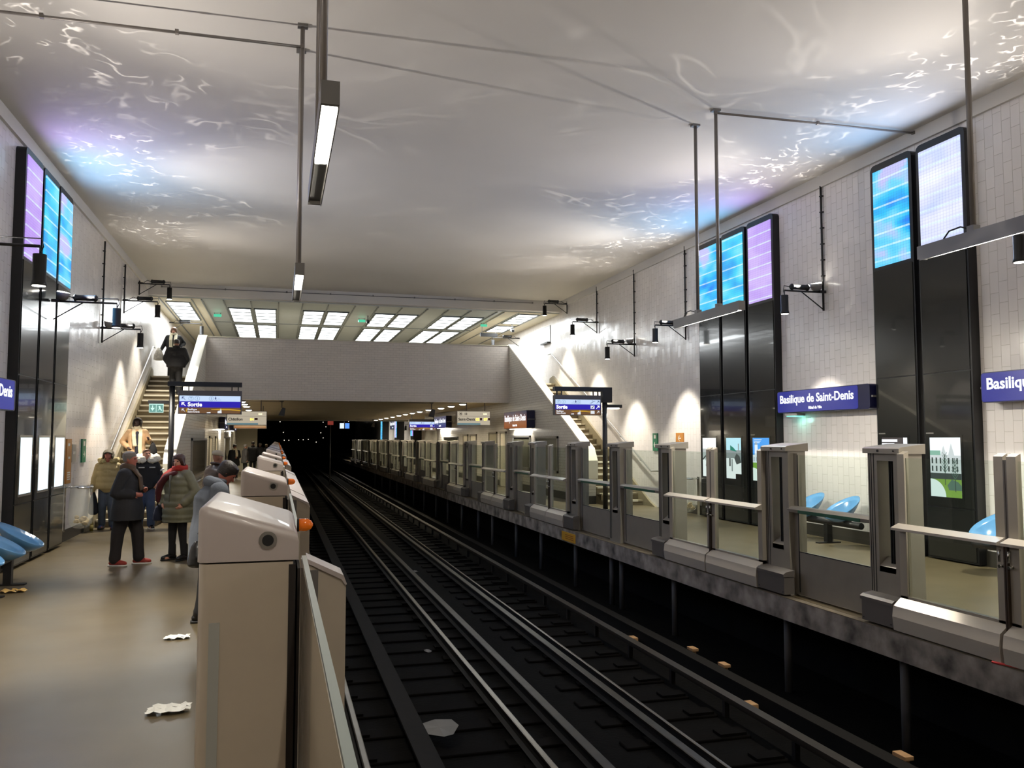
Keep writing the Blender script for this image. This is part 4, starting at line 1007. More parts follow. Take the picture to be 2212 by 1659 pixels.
def exit_sign(xp, y, x0, x1, z0, z1, side, label, post=True, zarm=None, name='exit_sign'):
    """side -1: post on the left, arrows up-left; +1: post on the right, arrows up-right on the right"""
    zarm = zarm or z1 + .1
    t = thing(name, label, 'exit sign', (xp, y, 0), 'exit signs on black gantries')
    if post:
        bm = nb(); z_ = ZRP if xp > 5 else 0; tube(bm, [(xp, y + .05, z_), (xp, y + .05, zarm + .05)], .065, 14); box(bm, xp - .11, xp + .11, y - .06, y + .16, z_, z_ + .012); obj('post', bm, M_BLACK, t)
        bm = nb(); e = x1 if side < 0 else x0
        box(bm, min(xp - .1 * (side < 0), e), max(xp + .17 * (side > 0), e), y - .04, y + .14, zarm, zarm + .11)
        if side > 0: box(bm, xp - .08, xp + .17, y - .04, y + .14, zarm - .28, zarm)
        obj('arm', bm, M_BLACK, t)
        bm = nb()
        for u in (.06, .16, .84, .94): box(bm, x0 + (x1 - x0) * u - .012, x0 + (x1 - x0) * u + .012, y + .02, y + .06, z1, zarm)
        obj('hanger', bm, M_BLACK, t)
    else:
        bm = nb()
        for u in (.1, .9): box(bm, x0 + (x1 - x0) * u - .02, x0 + (x1 - x0) * u + .02, y + .02, y + .06, z1, ZU)
        obj('hanger', bm, M_GREYM, t)
    bm = nb(); box(bm, x0, x1, y, y + .14, z0, z1); obj('casing', bm, mat('sign_casing', (96, 92, 94), .35, metal=.3), t)
    H = z1 - z0; W = x1 - x0; yf = y - .004
    m0, m1 = x0 + W * .02, x1 - W * .02
    bm = nb(); box(bm, m0, m1, yf, y, z0 + H * .54, z0 + H * .78); a = obj('line_panel', bm, E_LB, t)
    bm = nb(); box(bm, m0, m1, yf, y, z0 + H * .28, z0 + H * .54); b = obj('exit_panel', bm, E_SB, t)
    bm = nb(); box(bm, m0, m1, yf, y, z0 + H * .03, z0 + H * .28); c = obj('monument_panel', bm, E_BR, t)
    R, U = (1, 0, 0), (0, 0, 1)
    ax = m0 + W * .065 if side < 0 else m1 - W * .05
    tx = m0 + W * .13 if side < 0 else m0 + W * .02
    bm = nb(); arrow(bm, ax, z0 + H * .66, H * .14, yf, side, 0); 
    lx = tx + W * .05
    for k, ch in enumerate('T1'):
        ring(bm, lx + k * H * .25, z0 + H * .66, H * .10, yf, .12, 1)
    sx = m0 + W * (.50 if side < 0 else .50); ring(bm, sx, z0 + H * .66, H * .10, yf, .12, 1)
    px = sx + (H * .17 if side < 0 else -H * .17)
    box(bm, px - .012, px + .012, yf - .002, yf, z0 + H * .64, z0 + H * .71); box(bm, px - .03, px + .03, yf - .002, yf, z0 + H * .68, z0 + H * .695)
    prism(bm, [(px - .004, z0 + H * .64), (px - .03, z0 + H * .58), (px - .02, z0 + H * .58), (px, z0 + H * .63)], 1, yf - .002, yf); prism(bm, [(px + .004, z0 + H * .64), (px + .03, z0 + H * .58), (px + .02, z0 + H * .58), (px, z0 + H * .63)], 1, yf - .002, yf)
    ring(bm, px, z0 + H * .73, H * .018, yf, .9, 0, 10)
    q = px + (H * .13 if side < 0 else -H * .13); box(bm, q - .004, q + .004, yf - .002, yf, z0 + H * .64, z0 + H * .7, 1); box(bm, q - .05, q + .05, yf - .002, yf, z0 + H * .60, z0 + H * .612, 1)
    if side > 0:
        e = m1 - W * .17; prism(bm, [(e - .07, z0 + H * .60), (e - .03, z0 + H * .60), (e + .05, z0 + H * .70), (e + .08, z0 + H * .70), (e + .08, z0 + H * .715), (e + .04, z0 + H * .715), (e - .04, z0 + H * .615), (e - .07, z0 + H * .615)], 1, yf - .002, yf, 0); ring(bm, e, z0 + H * .72, H * .018, yf, .9, 0, 10)
    obj('line_symbols', bm, [E_DK, E_GRY], a)
    for k, ch in enumerate('T1'): text(ch, H * .15, E_GRY, (lx + k * H * .25, yf - .001, z0 + H * .61), R, U, a, align='CENTER', bold=.001)
    text('S', H * .15, E_GRY, (sx, yf - .001, z0 + H * .61), R, U, a, align='CENTER', bold=.001)
    text('Sortie', H * .235, E_TXT, (tx + (0 if side < 0 else 0), yf - .001, z0 + H * .33), R, U, b, bold=.005)
    bm = nb(); arrow(bm, ax, z0 + H * .41, H * .16, yf, side, 0, .24)
    if side > 0: box(bm, m1 - W * .21, m1 - W * .125, yf - .002, yf, z0 + H * .33, z0 + H * .49, 1); prism(bm, [(m1 - W * .2, z0 + H * .35), (m1 - W * .17, z0 + H * .35), (m1 - W * .14, z0 + H * .45), (m1 - W * .15, z0 + H * .46)], 1, yf - .004, yf - .002, 2)
    obj('exit_symbols', bm, [E_TXT, E_PW, E_DK], b)
    text('Basilique', H * .105, E_PW, (tx, yf - .001, z0 + H * .165), R, U, c, bold=.002); text('Saint-Denis', H * .105, E_PW, (tx, yf - .001, z0 + H * .065), R, U, c, bold=.002)
    bm = nb(); arrow(bm, ax, z0 + H * .16, H * .13, yf, side, 0, .2)
    pts = []
    for k in range(13):
        u = k / 12; pts.append((u, .5 + .1 * math.sin(u * 2.6)))
    ux0, ux1 = (m0 + W * .50, m0 + W * .97) if side < 0 else (m0 + W * .34, m0 + W * .78)
    top = [(ux0 + (ux1 - ux0) * u, z0 + H * (.205 + .03 * math.sin(min(1, u * 3)) - .10 * max(0, u - .6) ** 1.3 * 2)) for u in [k / 12 for k in range(13)]]
    bot = [(x, z - H * (.03 + .03 * math.sin(PI * min(1, (x - ux0) / (ux1 - ux0))))) for x, z in top]
    for k in range(12): prism(bm, [top[k], top[k + 1], bot[k + 1], bot[k]], 1, yf - .0015, yf, 1)
    cx = m0 + W * (.63 if side < 0 else .50)
    prism(bm, [(cx - W * .03, z0 + H * .04), (cx - W * .03, z0 + H * .13), (cx + W * .012, z0 + H * .16), (cx + W * .02, z0 + H * .26), (cx + W * .032, z0 + H * .15), (cx + W * .036, z0 + H * .04)], 1, yf - .0025, yf, 0)
    cx2 = m0 + W * (.46 if side < 0 else .36); prism(bm, [(cx2 - W * .03, z0 + H * .04), (cx2 - W * .03, z0 + H * .075), (cx2 + W * .03, z0 + H * .09), (cx2 + W * .03, z0 + H * .04)], 1, yf - .0025, yf, 0)
    if side > 0: box(bm, m1 - W * .21, m1 - W * .125, yf - .002, yf, z0 + H * .07, z0 + H * .23, 0)
    else: prism(bm, [(tx - .02, z0 + H * .08), (tx - .04, z0 + H * .14), (tx - .01, z0 + H * .27), (tx, z0 + H * .2)], 1, yf - .0015, yf, 1)
    obj('monument_symbols', bm, [E_PW, E_YL], c)
    return t
exit_sign(-2.47, 21.5, -2.33, -.87, 2.60, 3.17, -1, 'left exit sign hanging from a black gantry in front of the left staircase')
exit_sign(8.09, 19.95, 6.71, 7.97, 2.60, 3.11, 1, 'right exit sign hanging from a black gantry in front of the right staircase')
exit_sign(6.7, 44.5, 6.75, 8.25, 2.45, 3.05, 1, 'distant exit sign hanging under the low ceiling on the right', post=False)

# little lit evacuation signs
E_GRN = emit('evac_green', (96, 160, 150), .9); E_PG = emit('evac_pale', (200, 240, 230), 1.1)
def evac(x0, x1, y, z0, z1, arm, label, flip=False):
    t = thing('evacuation_sign', label, 'emergency sign', ((x0 + x1) / 2, y, z1), None)
    bm = nb(); box(bm, arm[0], arm[1], y, y + .08, z1 + .01, z1 + .09); obj('arm', bm, M_BLACK, t)
    bm = nb(); box(bm, x0, x1, y + .02, y + .05, z0, z1 + .01); obj('plate', bm, E_PG, t)
    bm = nb(); w = x1 - x0; h = z1 - z0
    box(bm, x0 + .01, x0 + w * .48, y + .016, y + .02, z0 + .01, z1 - .015, 0); box(bm, x0 + w * .52, x1 - .01, y + .016, y + .02, z0 + .01, z1 - .015, 0)
    prism(bm, [(x0 + w * .1, z0 + h * .55), (x0 + w * .25, z0 + h * .2), (x0 + w * .4, z0 + h * .55)], 1, y + .012, y + .016, 1); box(bm, x0 + w * .22, x0 + w * .28, y + .012, y + .016, z0 + h * .5, z0 + h * .85, 1)
    prism(bm, [(x0 + w * .62, z0 + h * .2), (x0 + w * .7, z0 + h * .5), (x0 + w * .66, z0 + h * .75), (x0 + w * .78, z0 + h * .8), (x0 + w * .82, z0 + h * .5), (x0 + w * .92, z0 + h * .25), (x0 + w * .84, z0 + h * .22), (x0 + w * .76, z0 + h * .42)], 1, y + .012, y + .016, 1)
    obj('pictogram', bm, [E_GRN, E_PG], t); return t
evac(-2.98, -2.66, 21.52, 2.63, 2.83, (-3.0, -2.54), 'small lit green evacuation sign left of the left gantry post')
t = thing('gantry_lamp', 'small flat lamp reaching right from the right gantry post', 'lamp', (8.35, 19.95, 2.85))
bm = nb(); box(bm, 8.15, 8.56, 19.97, 20.1, 2.80, 2.88); obj('arm', bm, M_BLACK, t)
bm = nb(); box(bm, 8.2, 8.48, 19.97, 20.1, 2.77, 2.80); obj('diffuser', bm, E_DOWN, t); lamp('gantry_light', 'SPOT', (8.34, 20.03, 2.74), 12, NEUT, t, spot_size=2.6, spot_blend=.6, aim=(8.4, 20, 0))
t = thing('evacuation_sign', 'green emergency light glowing under the right station sign', 'emergency sign', (XR, 14.0, 2.42))
bm = nb(); box(bm, XR - .3, XR - .05, 13.75, 14.05, 2.44, 2.48); obj('casing', bm, M_GREYM, t)
bm = nb(); box(bm, XR - .28, XR - .07, 13.78, 14.02, 2.425, 2.44); obj('lens', bm, emit('teal_glow', (120, 240, 210), 1.6), t); lamp('teal_light', 'POINT', (XR - .17, 13.9, 2.36), 1.3, (.35, 1, .85), t, shadow_soft_size=.05)

# train indicators
E_CARD = emit('indicator_card', (196, 184, 162), .85); E_CARD2 = emit('indicator_strip', (108, 140, 146), .8); E_NUM = emit('indicator_digits', (255, 214, 90), 2.2); M_INK = mat('dark_ink', (40, 38, 38), .6); E_HOT = emit('indicator_warm', (255, 232, 180), 1.8); E_RED = mat('dark_red_patch', (110, 40, 24), .5)
def indicator(x0, x1, y, z0, z1, label, dest, m13=False):
    t = thing('train_indicator', label, 'train indicator', ((x0 + x1) / 2, y, z0), 'train indicators hung under the bridge')
    bm = nb(); box(bm, x0, x1, y, y + .2, z0, z1); obj('casing', bm, mat('indicator_casing', (180, 172, 156), .4), t)
    W, H = x1 - x0, z1 - z0; yf = y - .004
    bm = nb(); box(bm, x0 + .02, x1 - .02, yf, y, z0 + .02, z1 - .02); f = obj('lit_face', bm, E_CARD, t)
    bm = nb(); box(bm, x0 + .02, x0 + W * (.78 if not m13 else .7), yf - .002, yf, z0 + .02, z0 + H * .16, 0); box(bm, x0 + .02, x1 - .02, yf - .002, yf, z0 + H * .63, z0 + H * .64, 1); obj('line_strip', bm, [E_CARD2, M_INK], f)
    text(dest, H * .26, M_INK, (x0 + W * .04, yf - .002, z0 + H * .34), (1, 0, 0), (0, 0, 1), f, bold=.004)
    if m13:
        text('M', H * .17, M_INK, (x0 + W * .11, yf - .002, z0 + H * .74), (1, 0, 0), (0, 0, 1), f, align='CENTER', bold=.002); bm = nb(); ring(bm, x0 + W * .11, z0 + H * .8, H * .12, yf, .12, 0); obj('line_ring', bm, M_INK, f)
        text('13', H * .2, M_INK, (x0 + W * .22, yf - .002, z0 + H * .73), (1, 0, 0), (0, 0, 1), f, bold=.004)
        for k, d in enumerate(('02', '07')): text(d, H * .26, E_NUM, (x0 + W * (.56 + k * .24), yf - .003, z0 + H * .33), (1, 0, 0), (0, 0, 1), f, bold=.006)
        bm = nb()
        for k in range(2): box(bm, x0 + W * (.69 + k * .24), x0 + W * (.75 + k * .24), yf - .002, yf, z0 + H * .36, z0 + H * .52)
        obj('minute_patch', bm, E_RED, f)
    else:
        text('04', H * .24, E_NUM, (x0 + W * .58, yf - .003, z0 + H * .34), (1, 0, 0), (0, 0, 1), f, bold=.006)
        bm = nb(); box(bm, x0 + W * .69, x0 + W * .77, yf - .002, yf, z0 + H * .38, z0 + H * .52); obj('minute_patch', bm, E_RED, f)
    text('12:08', H * .12, E_HOT, (x0 + W * .78, yf - .003, z0 + H * .75), (1, 0, 0), (0, 0, 1), f, bold=.004)
    bm = nb()
    for u in (.3, .85): tube(bm, [(x0 + W * u, y + .1, z1), (x0 + W * u, y + .1, ZU + (.0 if y > YB else 0))], .02, 8)
    obj('hanger', bm, M_PIPE, t); return t
indicator(-1.72, -.38, 30.5, 2.47, 2.97, 'white train indicator reading Châtillon under the left end of the bridge', 'Châtillon')
indicator(6.4, 7.68, 30.4, 2.50, 3.04, 'white train indicator reading Saint-Denis with line 13 under the right end of the bridge', 'Saint-Denis', True)
t = thing('advert_panel', 'narrow orange lit panel just below the left train indicator', 'sign', (-1.2, 36, 2.5)); bm = nb(); box(bm, -1.75, -.45, 36, 36.15, 2.42, 2.68); obj('casing', bm, M_GREYM, t)
bm = nb(); box(bm, -1.72, -.48, 35.995, 36, 2.44, 2.66); obj('lit_face', bm, grad_mat('orange_panel', (150, 90, 40), (200, 180, 140), 2.44, 2.66, 1), t)
bm = nb(); [box(bm, x - .015, x + .015, 36.05, 36.1, 2.68, ZU) for x in (-1.6, -.6)]; obj('hanger', bm, M_GREYM, t)

# speakers and cameras under the low ceiling
def speaker(x, y, label):
    t = thing('hanging_speaker', label, 'loudspeaker', (x, y, ZU))
    bm = nb(); tube(bm, [(x, y, ZU), (x, y, ZU - .06), (x, y, ZU - .25)], [.09, .02, .018], 10); obj('stem', bm, M_GREYM, t)
    bm = nb(); prism(bm, [(x - .12, ZU - .52), (x + .09, ZU - .56), (x + .13, ZU - .27), (x + .02, ZU - .24)], 1, y - .1, y + .12); bevel(bm, .015); obj('body', bm, mat('speaker_grey', (74, 70, 66), .5), t)
    bm = nb(); tube(bm, [(x + .03, y - .1, ZU - .03), (x - .6, y - .1, ZU - .02), (x - 1.2, y - .1, ZU - .02)], .012, 6); obj('feed_pipe', bm, M_GREYM, t)
speaker(.12, 31, 'loudspeaker hung under the bridge right of the left train indicator')
speaker(5.55, 31, 'loudspeaker hung under the bridge left of the line 13 indicator')
speaker(6.3, 58, 'small loudspeaker hung at the far end of the low ceiling')
# upper hall fittings
def hall_sign(x, y, z, w, label, m, d=.06, h=.09):
    t = thing('hall_sign', label, 'sign', (x, y, z)); bm = nb(); box(bm, x - w / 2, x + w / 2, y, y + d, z, z + h); obj('plate', bm, m, t)
    bm = nb(); [box(bm, x + s * w * .4 - .01, x + s * w * .4 + .01, y + .02, y + .04, z + h, 6.5) for s in (-1, 1)]; obj('hanger', bm, M_GREYM, t)
for i, x in enumerate((-2.15, 2.95, 7.65)):
    hall_sign(x, 31.3, 6.36, .26, ['green lit hall sign left of the ceiling panels', 'green lit hall sign in the middle of the upper hall ceiling', 'green lit hall sign at the right of the upper hall ceiling'][i], emit('hall_green', (70, 190, 150), 1.2))
hall_sign(8.0, 31.9, 6.05, .7, 'black hanging direction sign in the upper hall on the right', M_BLACK, .08, .14)
def camera_box(x, y, z, label):
    t = thing('security_camera', label, 'camera', (x, y, z)); bm = nb(); prism(bm, [(y - .15, z - .1), (y + .12, z - .02), (y + .1, z + .07), (y - .17, z)], 0, x - .05, x + .05); obj('body', bm, M_BLACK, t)
    bm = nb(); tube(bm, [(x, y, z + .03), (x, y, 6.5)], .015, 8); obj('stem', bm, M_BLACK, t)
camera_box(3.1, 30.6, 6.3, 'black camera hung in the middle of the upper hall ceiling'); camera_box(8.75, 31.2, 6.25, 'black camera hung in the upper hall near the right wall')

# handrails
def handrail(pts, s, label):
    t = thing('handrail', label, 'handrail', pts[len(pts) // 2])
    bm = nb(); tube(bm, pts, .022, 8); obj('rail', bm, M_SILVER, t)
    bm = nb()
    for k in range(6):
        a = Vector(pts[1]).lerp(Vector(pts[2]), (k + .5) / 6); tube(bm, [(a.x, a.y, a.z - .01), (a.x, a.y, a.z - .07), (a.x + s * .05, a.y, a.z - .08)], .009, 6)
    obj('bracket', bm, M_SILVER, t); return t
handrail([(XR - .09, 19.7, 1.18), (XR - .09, 20.5, 1.14), (XR - .09, 28.9, 5.12), (XR - .09, 29.3, 5.12)], 1, 'long metal handrail climbing the right-hand tiled wall')
handrail([(XL + .09, 20.1, .98), (XL + .09, 20.7, .98), (XL + .09, 28.8, 4.96), (XL + .09, 29.2, 4.96)], -1, 'long metal handrail climbing the left-hand tiled wall')
handrail([(XIL - .28, 21.9, .98), (XIL - .28, 22.0, 1.3), (XIL - .28, 28.8, 4.8), (XIL - .28, 29.2, 4.8)], 1, 'thin handrail inside the white-capped stair wall on the left')

# wall plates by the stairs
def plate(side, ya, yb, z0, z1, m, label, art=None, cat='wall sign'):
    xw = XL if side > 0 else XR; x1 = xw + side * .03
    t = thing('wall_sign', label, cat, (xw, (ya + yb) / 2, z0))
    bm = nb(); box(bm, min(xw, x1), max(xw, x1), ya, yb, z0, z1); obj('plate', bm, m, t)
    bm = nb(); xa = x1 + side * .002
    def Bx(u0, u1, v0, v1): box(bm, min(x1, xa), max(x1, xa), ya + (yb - ya) * u0, ya + (yb - ya) * u1, z0 + (z1 - z0) * v0, z0 + (z1 - z0) * v1)
    if art == 'arrow':
        c = .72 if side < 0 else .28
        d = 1 if side < 0 else -1
        W, H = yb - ya, z1 - z0; cy = (ya + yb) / 2; cz = z0 + H * (.35 if H > .3 else .5); q = min(W, .22) * .36
        prism(bm, [(cy + q, cz), (cy, cz + q), (cy, cz + q * .5), (cy + q * .5, cz)], 0, min(x1, xa), max(x1, xa)); prism(bm, [(cy + q, cz), (cy, cz - q), (cy, cz - q * .5), (cy + q * .5, cz)], 0, min(x1, xa), max(x1, xa))
        box(bm, min(x1, xa), max(x1, xa), cy - q, cy + q * .8, cz - q * .14, cz + q * .14)
        if H > .3: Bx(.3, .7, .7, .9)
    elif art == 'lines':
        for k in range(4): Bx(.2, .8, .08 + k * .05, .11 + k * .05)
        Bx(.2, .6, .84, .9); Bx(.3, .7, .55, .6)
    else:
        Bx(.25, .42, .45, .6); Bx(.55, .72, .45, .6)
    obj('marking', bm, mat('sign_paint_white', (226, 226, 216), .5), t); return t
M_GRS = mat('sign_green', (34, 120, 84), .45); M_ORS = mat('sign_ochre', (184, 124, 52), .45); M_GYS = mat('sign_grey', (170, 166, 150), .5)
plate(1, 18.12, 18.5, 1.12, 2.0, M_ORS, 'tall ochre wall sign at the right edge of the left display towers', 'lines')
plate(1, 18.56, 18.9, 1.53, 1.89, M_GYS, 'small grey wall plate right of the tall ochre sign', 'dots')
plate(1, 19.45, 19.8, 1.5, 2.0, M_GRS, 'narrow green emergency sign on the left tiled wall', 'arrow')
plate(-1, 20.24, 20.53, 1.68, 2.15, M_GRS, 'narrow green emergency sign with an arrow on the right tiled wall', 'arrow')
plate(-1, 18.78, 19.17, 1.88, 2.15, M_ORS, 'ochre arrow sign on the right tiled wall', 'arrow')
plate(-1, 19.22, 19.56, 1.86, 2.15, mat('sign_white', (214, 210, 200), .5), 'white wall plate beside the ochre arrow sign', 'dots')
t = thing('notice_frame', 'white framed notice high on the right wall of the upper hall', 'notice', (XR, 29.7, 5.6))
bm = nb(); box(bm, XR - .03, XR, 29.25, 30.1, 5.6, 6.22); obj('frame', bm, mat('frame_grey', (150, 152, 152), .4), t); bm = nb(); box(bm, XR - .034, XR - .03, 29.3, 30.05, 5.68, 6.18); obj('sheet', bm, mat('sheet_white', (226, 230, 230), .6), t)
bm = nb(); box(bm, XR - .14, XR - .0, 29.25, 30.1, 5.55, 5.6); obj('ledge', bm, M_BLACK, t)

# yellow plate on the slab edge
t = thing('edge_sign', 'small yellow plate fixed on the concrete edge of the right platform', 'plate', (6.19, 17.5, -.25)); bm = nb(); box(bm, XER - .02, XER, 17.05, 17.9, -.25, -.06); obj('plate', bm, mat('sign_yellow_paint', (206, 156, 44), .5), t)
bm = nb(); [box(bm, XER - .023, XER - .02, 17.12 + .0, 17.65, z, z + .012) for z in (-.12, -.16, -.2)]; obj('print', bm, mat('sign_faded_red', (140, 70, 30), .6), t)

# under-bridge rooms: doors, booth window
def wall_door(side, xw, ya, yb, z1, label, m, glassy=False, z0=0.0, n=[0]):
    n[0] += 1
    t = thing(f'door_{n[0]}' if not glassy else f'window_{n[0]}', label, 'door' if not glassy else 'window', (xw, (ya + yb) / 2, z0))
    t['kind'] = 'structure'
    a, b = sorted((xw, xw + side * .05))
    bm = nb(); box(bm, a, b, ya, ya + .07, z0, z1); box(bm, a, b, yb - .07, yb, z0, z1); box(bm, a, b, ya, yb, z1 - .07, z1)
    if glassy: box(bm, a, b, ya, yb, z0, z0 + .07)
    obj('door_frame' if not glassy else 'window_frame', bm, M_SILVER if glassy else mat('door_frame_grey', (130, 124, 110), .4), t)
    a, b = sorted((xw, xw + side * .025)); bm = nb(); box(bm, a, b, ya + .07, yb - .07, z0 + (.07 if glassy else 0), z1 - .07); obj('door_leaf' if not glassy else 'pane', bm, m, t)
    if not glassy:
        bm = nb(); hx = xw + side * .06; tube(bm, [(xw + side * .02, ya + .18, 1.05), (hx, ya + .18, 1.05), (hx, ya + .32, 1.05)], .012, 8); obj('door_handle', bm, M_SILVER, t)
M_DOORW = mat('white_door', (206, 198, 176), .4); M_DG = mat('dark_room_glass', (70, 68, 56), .12)
wall_door(-1, XIR, 27.2, 29.4, 2.12, 'wide framed booth window on the wall under the right staircase', M_DG, True, .95)
wall_door(-1, XIR, 24.3, 26.6, 2.08, 'rounded dark-framed booth window nearest the foot of the right staircase', mat('booth_glass', (120, 118, 104), .12), True, .95)
wall_door(-1, XIR, 30.3, 31.2, 2.28, 'white door under the bridge on the right', M_DOORW)
wall_door(-1, XIR, 31.7, 33.0, 2.28, 'grey door under the bridge on the right', mat('grey_door', (150, 142, 120), .4))
wall_door(-1, XIR, 35.2, 36.4, 2.2, 'farther white door under the bridge on the right', M_DOORW)
wall_door(-1, XIR, 36.9, 37.9, 2.2, 'farthest white door under the bridge on the right', M_DOORW)
wall_door(-1, XIR, 39.0, 42.5, 2.1, 'long booth window under the bridge on the right', M_DG, True, .9)
wall_door(1, XIL, 25.6, 30.7, 2.02, 'long glazed booth window on the left wall behind the green coat', M_DG, True, .85)
wall_door(1, XIL, 32.0, 33.2, 2.1, 'pale door on the left wall under the bridge', M_DOORW)
wall_door(1, XIL, 41.0, 45.5, 2.1, 'narrow glazed window farther along the left wall', M_DG, True, .3)
wall_door(1, XIL, 35.0, 36.1, 2.1, 'second pale door on the left wall under the bridge', M_DOORW)
t = thing('lean_rail', 'sloping silver lean bar along the left wall under the bridge', 'lean bar', (-2.3, 31, .7)); bm = nb(); tube(bm, [(XIL + .1, 26.5, .72), (XIL + .1, 31.5, .72)], .03, 8); obj('bar', bm, M_SILVER, t); bm = nb(); [box(bm, XIL, XIL + .1, y, y + .04, .7, .74) for y in (26.8, 29, 31.2)]; obj('bracket', bm, M_SILVER, t)

# seats
M_SEAT = mat('light_blue_plastic', (92, 146, 194), 0.18, coat=.4)
def seat_shell(cx, cy, s, zo=0):
    """scoop shell: low lip towards the tracks, high rim at the wall. s = direction of the tracks along x"""
    bm = nb(); nr, na = 7, 28; rows = []
    for i in range(nr + 1):
        f = i / nr; row = []
        for k in range(na):
            a = 2 * PI * k / na; u = f * .33 * math.cos(a); v = f * .27 * math.sin(a) * (1 + .08 * math.cos(a))
            back = -u                            # >0 near the wall
            zr = zo + .68 + back * .52                # rim plane
            dz = -.20 * (1 - f ** 2.2)
            row.append((cx + s * u * .92 + s * dz * .25, cy + v, zr + dz - .02))
        rows.append(row)
    def skin(off):
        V = [[bm.verts.new((x, y, z - off)) for x, y, z in r] for r in rows[1:]]
        c = bm.verts.new((rows[0][0][0], rows[0][0][1], rows[0][0][2] - off))
        F = []
        for k in range(na): F.append(bm.faces.new((c, V[0][k], V[0][(k + 1) % na])))
        for A, B in zip(V[:-1], V[1:]):
            for k in range(na): F.append(bm.faces.new((A[k], B[k], B[(k + 1) % na], A[(k + 1) % na])))
        return V[-1]
    a = skin(0); b = skin(.022)
    for k in range(na): bm.faces.new((a[k], b[k], b[(k + 1) % na], a[(k + 1) % na]))
    return bm
def bench(side, ys, label):
    zo = ZRP if side < 0 else 0
    xw = XL if side > 0 else XR; xc = xw + side * .48
    t = thing('seat_bench', label, 'seats', (xc, sum(ys) / len(ys), 0), 'benches of blue shell seats')
    y0, y1 = min(ys) - .45, max(ys) + .35
    bm = nb(); tube(bm, [(xc, y0, zo + .37), (xc, y1, zo + .37)], .055, 14); obj('beam', bm, M_BLACK, t)
    for y in (ys[0] + .42, ys[-1] - .42) if len(ys) > 2 else (ys[0] + .4,):
        bm = nb(); box(bm, xc - .05, xc + .05, y - .05, y + .05, zo + .02, zo + .34); box(bm, xc - .22, xc + .22, y - .05, y + .05, zo, zo + .02); obj('leg', bm, M_BLACK, t)
    for y in ys:
        s_ = obj('seat', seat_shell(xc + side * .02, y, side, zo), M_SEAT, t, smooth=True)
        bm = nb(); prism(bm, [(xc - .07, zo + .39), (xc + .07, zo + .39), (xc + .12, zo + .47), (xc - .12, zo + .47)], 1, y - .1, y + .1); tube(bm, [(xc, y, zo + .36), (xc, y, zo + .46)], .05, 10); obj('seat_mount', bm, M_BLACK, s_)
    return t
bench(1, (11.6, 12.5, 13.4), 'row of pale blue shell seats against the left wall, cut by the picture edge')
bench(-1, (12.15, 13.1, 14.05), 'row of blue shell seats under the right station sign, behind the gates')
bench(-1, (7.2, 8.15, 9.05), 'row of blue shell seats at the right edge of the picture')

# waste bag holders
M_BAG = bpy.data.materials.new('clear_bag'); M_BAG.use_nodes = True
nt = M_BAG.node_tree; nt.nodes.clear(); out = nt.nodes.new('ShaderNodeOutputMaterial'); tr = nt.nodes.new('ShaderNodeBsdfTransparent'); tr.inputs[0].default_value = (.93, .93, .9, 1); pr = nt.nodes.new('ShaderNodeBsdfPrincipled'); pr.inputs['Base Color'].default_value = (.8, .8, .74, 1); pr.inputs['Roughness'].default_value = .15; mx = nt.nodes.new('ShaderNodeMixShader'); mx.inputs[0].default_value = .22; nt.links.new(tr.outputs[0], mx.inputs[1]); nt.links.new(pr.outputs[0], mx.inputs[2]); nt.links.new(mx.outputs[0], out.inputs[0])
def bag_bin(x, y, side, label):
    t = thing('bag_bin', label, 'bin', (x, y, 0)); R_ = .2
    bm = nb(); tube(bm, [(x + R_ * math.cos(a), y + R_ * math.sin(a), 1.06) for a in [k * PI / 14 for k in range(29)]], .018, 8, caps=False); tube(bm, [(x - side * R_, y, 1.06), (x - side * (R_ + .1), y, 1.06)], .018, 8); box(bm, x - side * (R_ + .1) - .01, x - side * (R_ + .1) + .01, y - .06, y + .06, .2, 1.1); obj('hoop', bm, M_CHROME, t)
    bm = nb(); prof = [(1.06, .19), (.9, .2), (.7, .215), (.5, .22), (.36, .2), (.28, .12), (.26, .01)]; n = 24; rw = []
    for z, r in prof: rw.append([bm.verts.new((x + r * math.cos(2 * PI * k / n) * (1 + .05 * math.sin(5 * k)), y + r * math.sin(2 * PI * k / n) * (1 + .05 * math.cos(4 * k)), z)) for k in range(n)])
    for A, B in zip(rw[:-1], rw[1:]):
        for k in range(n): bm.faces.new((A[k], A[(k + 1) % n], B[(k + 1) % n], B[k]))
    bm.faces.new(rw[-1]); bg = obj('bag', bm, M_BAG, t, smooth=True, label='clear plastic bag')
    bm = nb(); q = random.Random(2)
    for k in range(9): bmesh.ops.create_icosphere(bm, subdivisions=1, radius=q.uniform(.04, .07), matrix=Matrix.Translation((x + q.uniform(-.1, .1), y + q.uniform(-.1, .1), .36 + q.uniform(0, .12))) @ Matrix.Rotation(q.random() * 3, 4, 'X') @ Matrix.Scale(.5, 4, (0, 0, 1)))
    obj('rubbish', bm, mat('crumpled_paper', (190, 170, 130), .7), bg)['kind'] = 'stuff'
bag_bin(-3.66, 18.0, 1, 'clear rubbish bag hanging from a metal hoop beside the left display towers')
bag_bin(XR - .34, 18.0, -1, 'clear rubbish bag hanging from a metal hoop left of the right display bank')

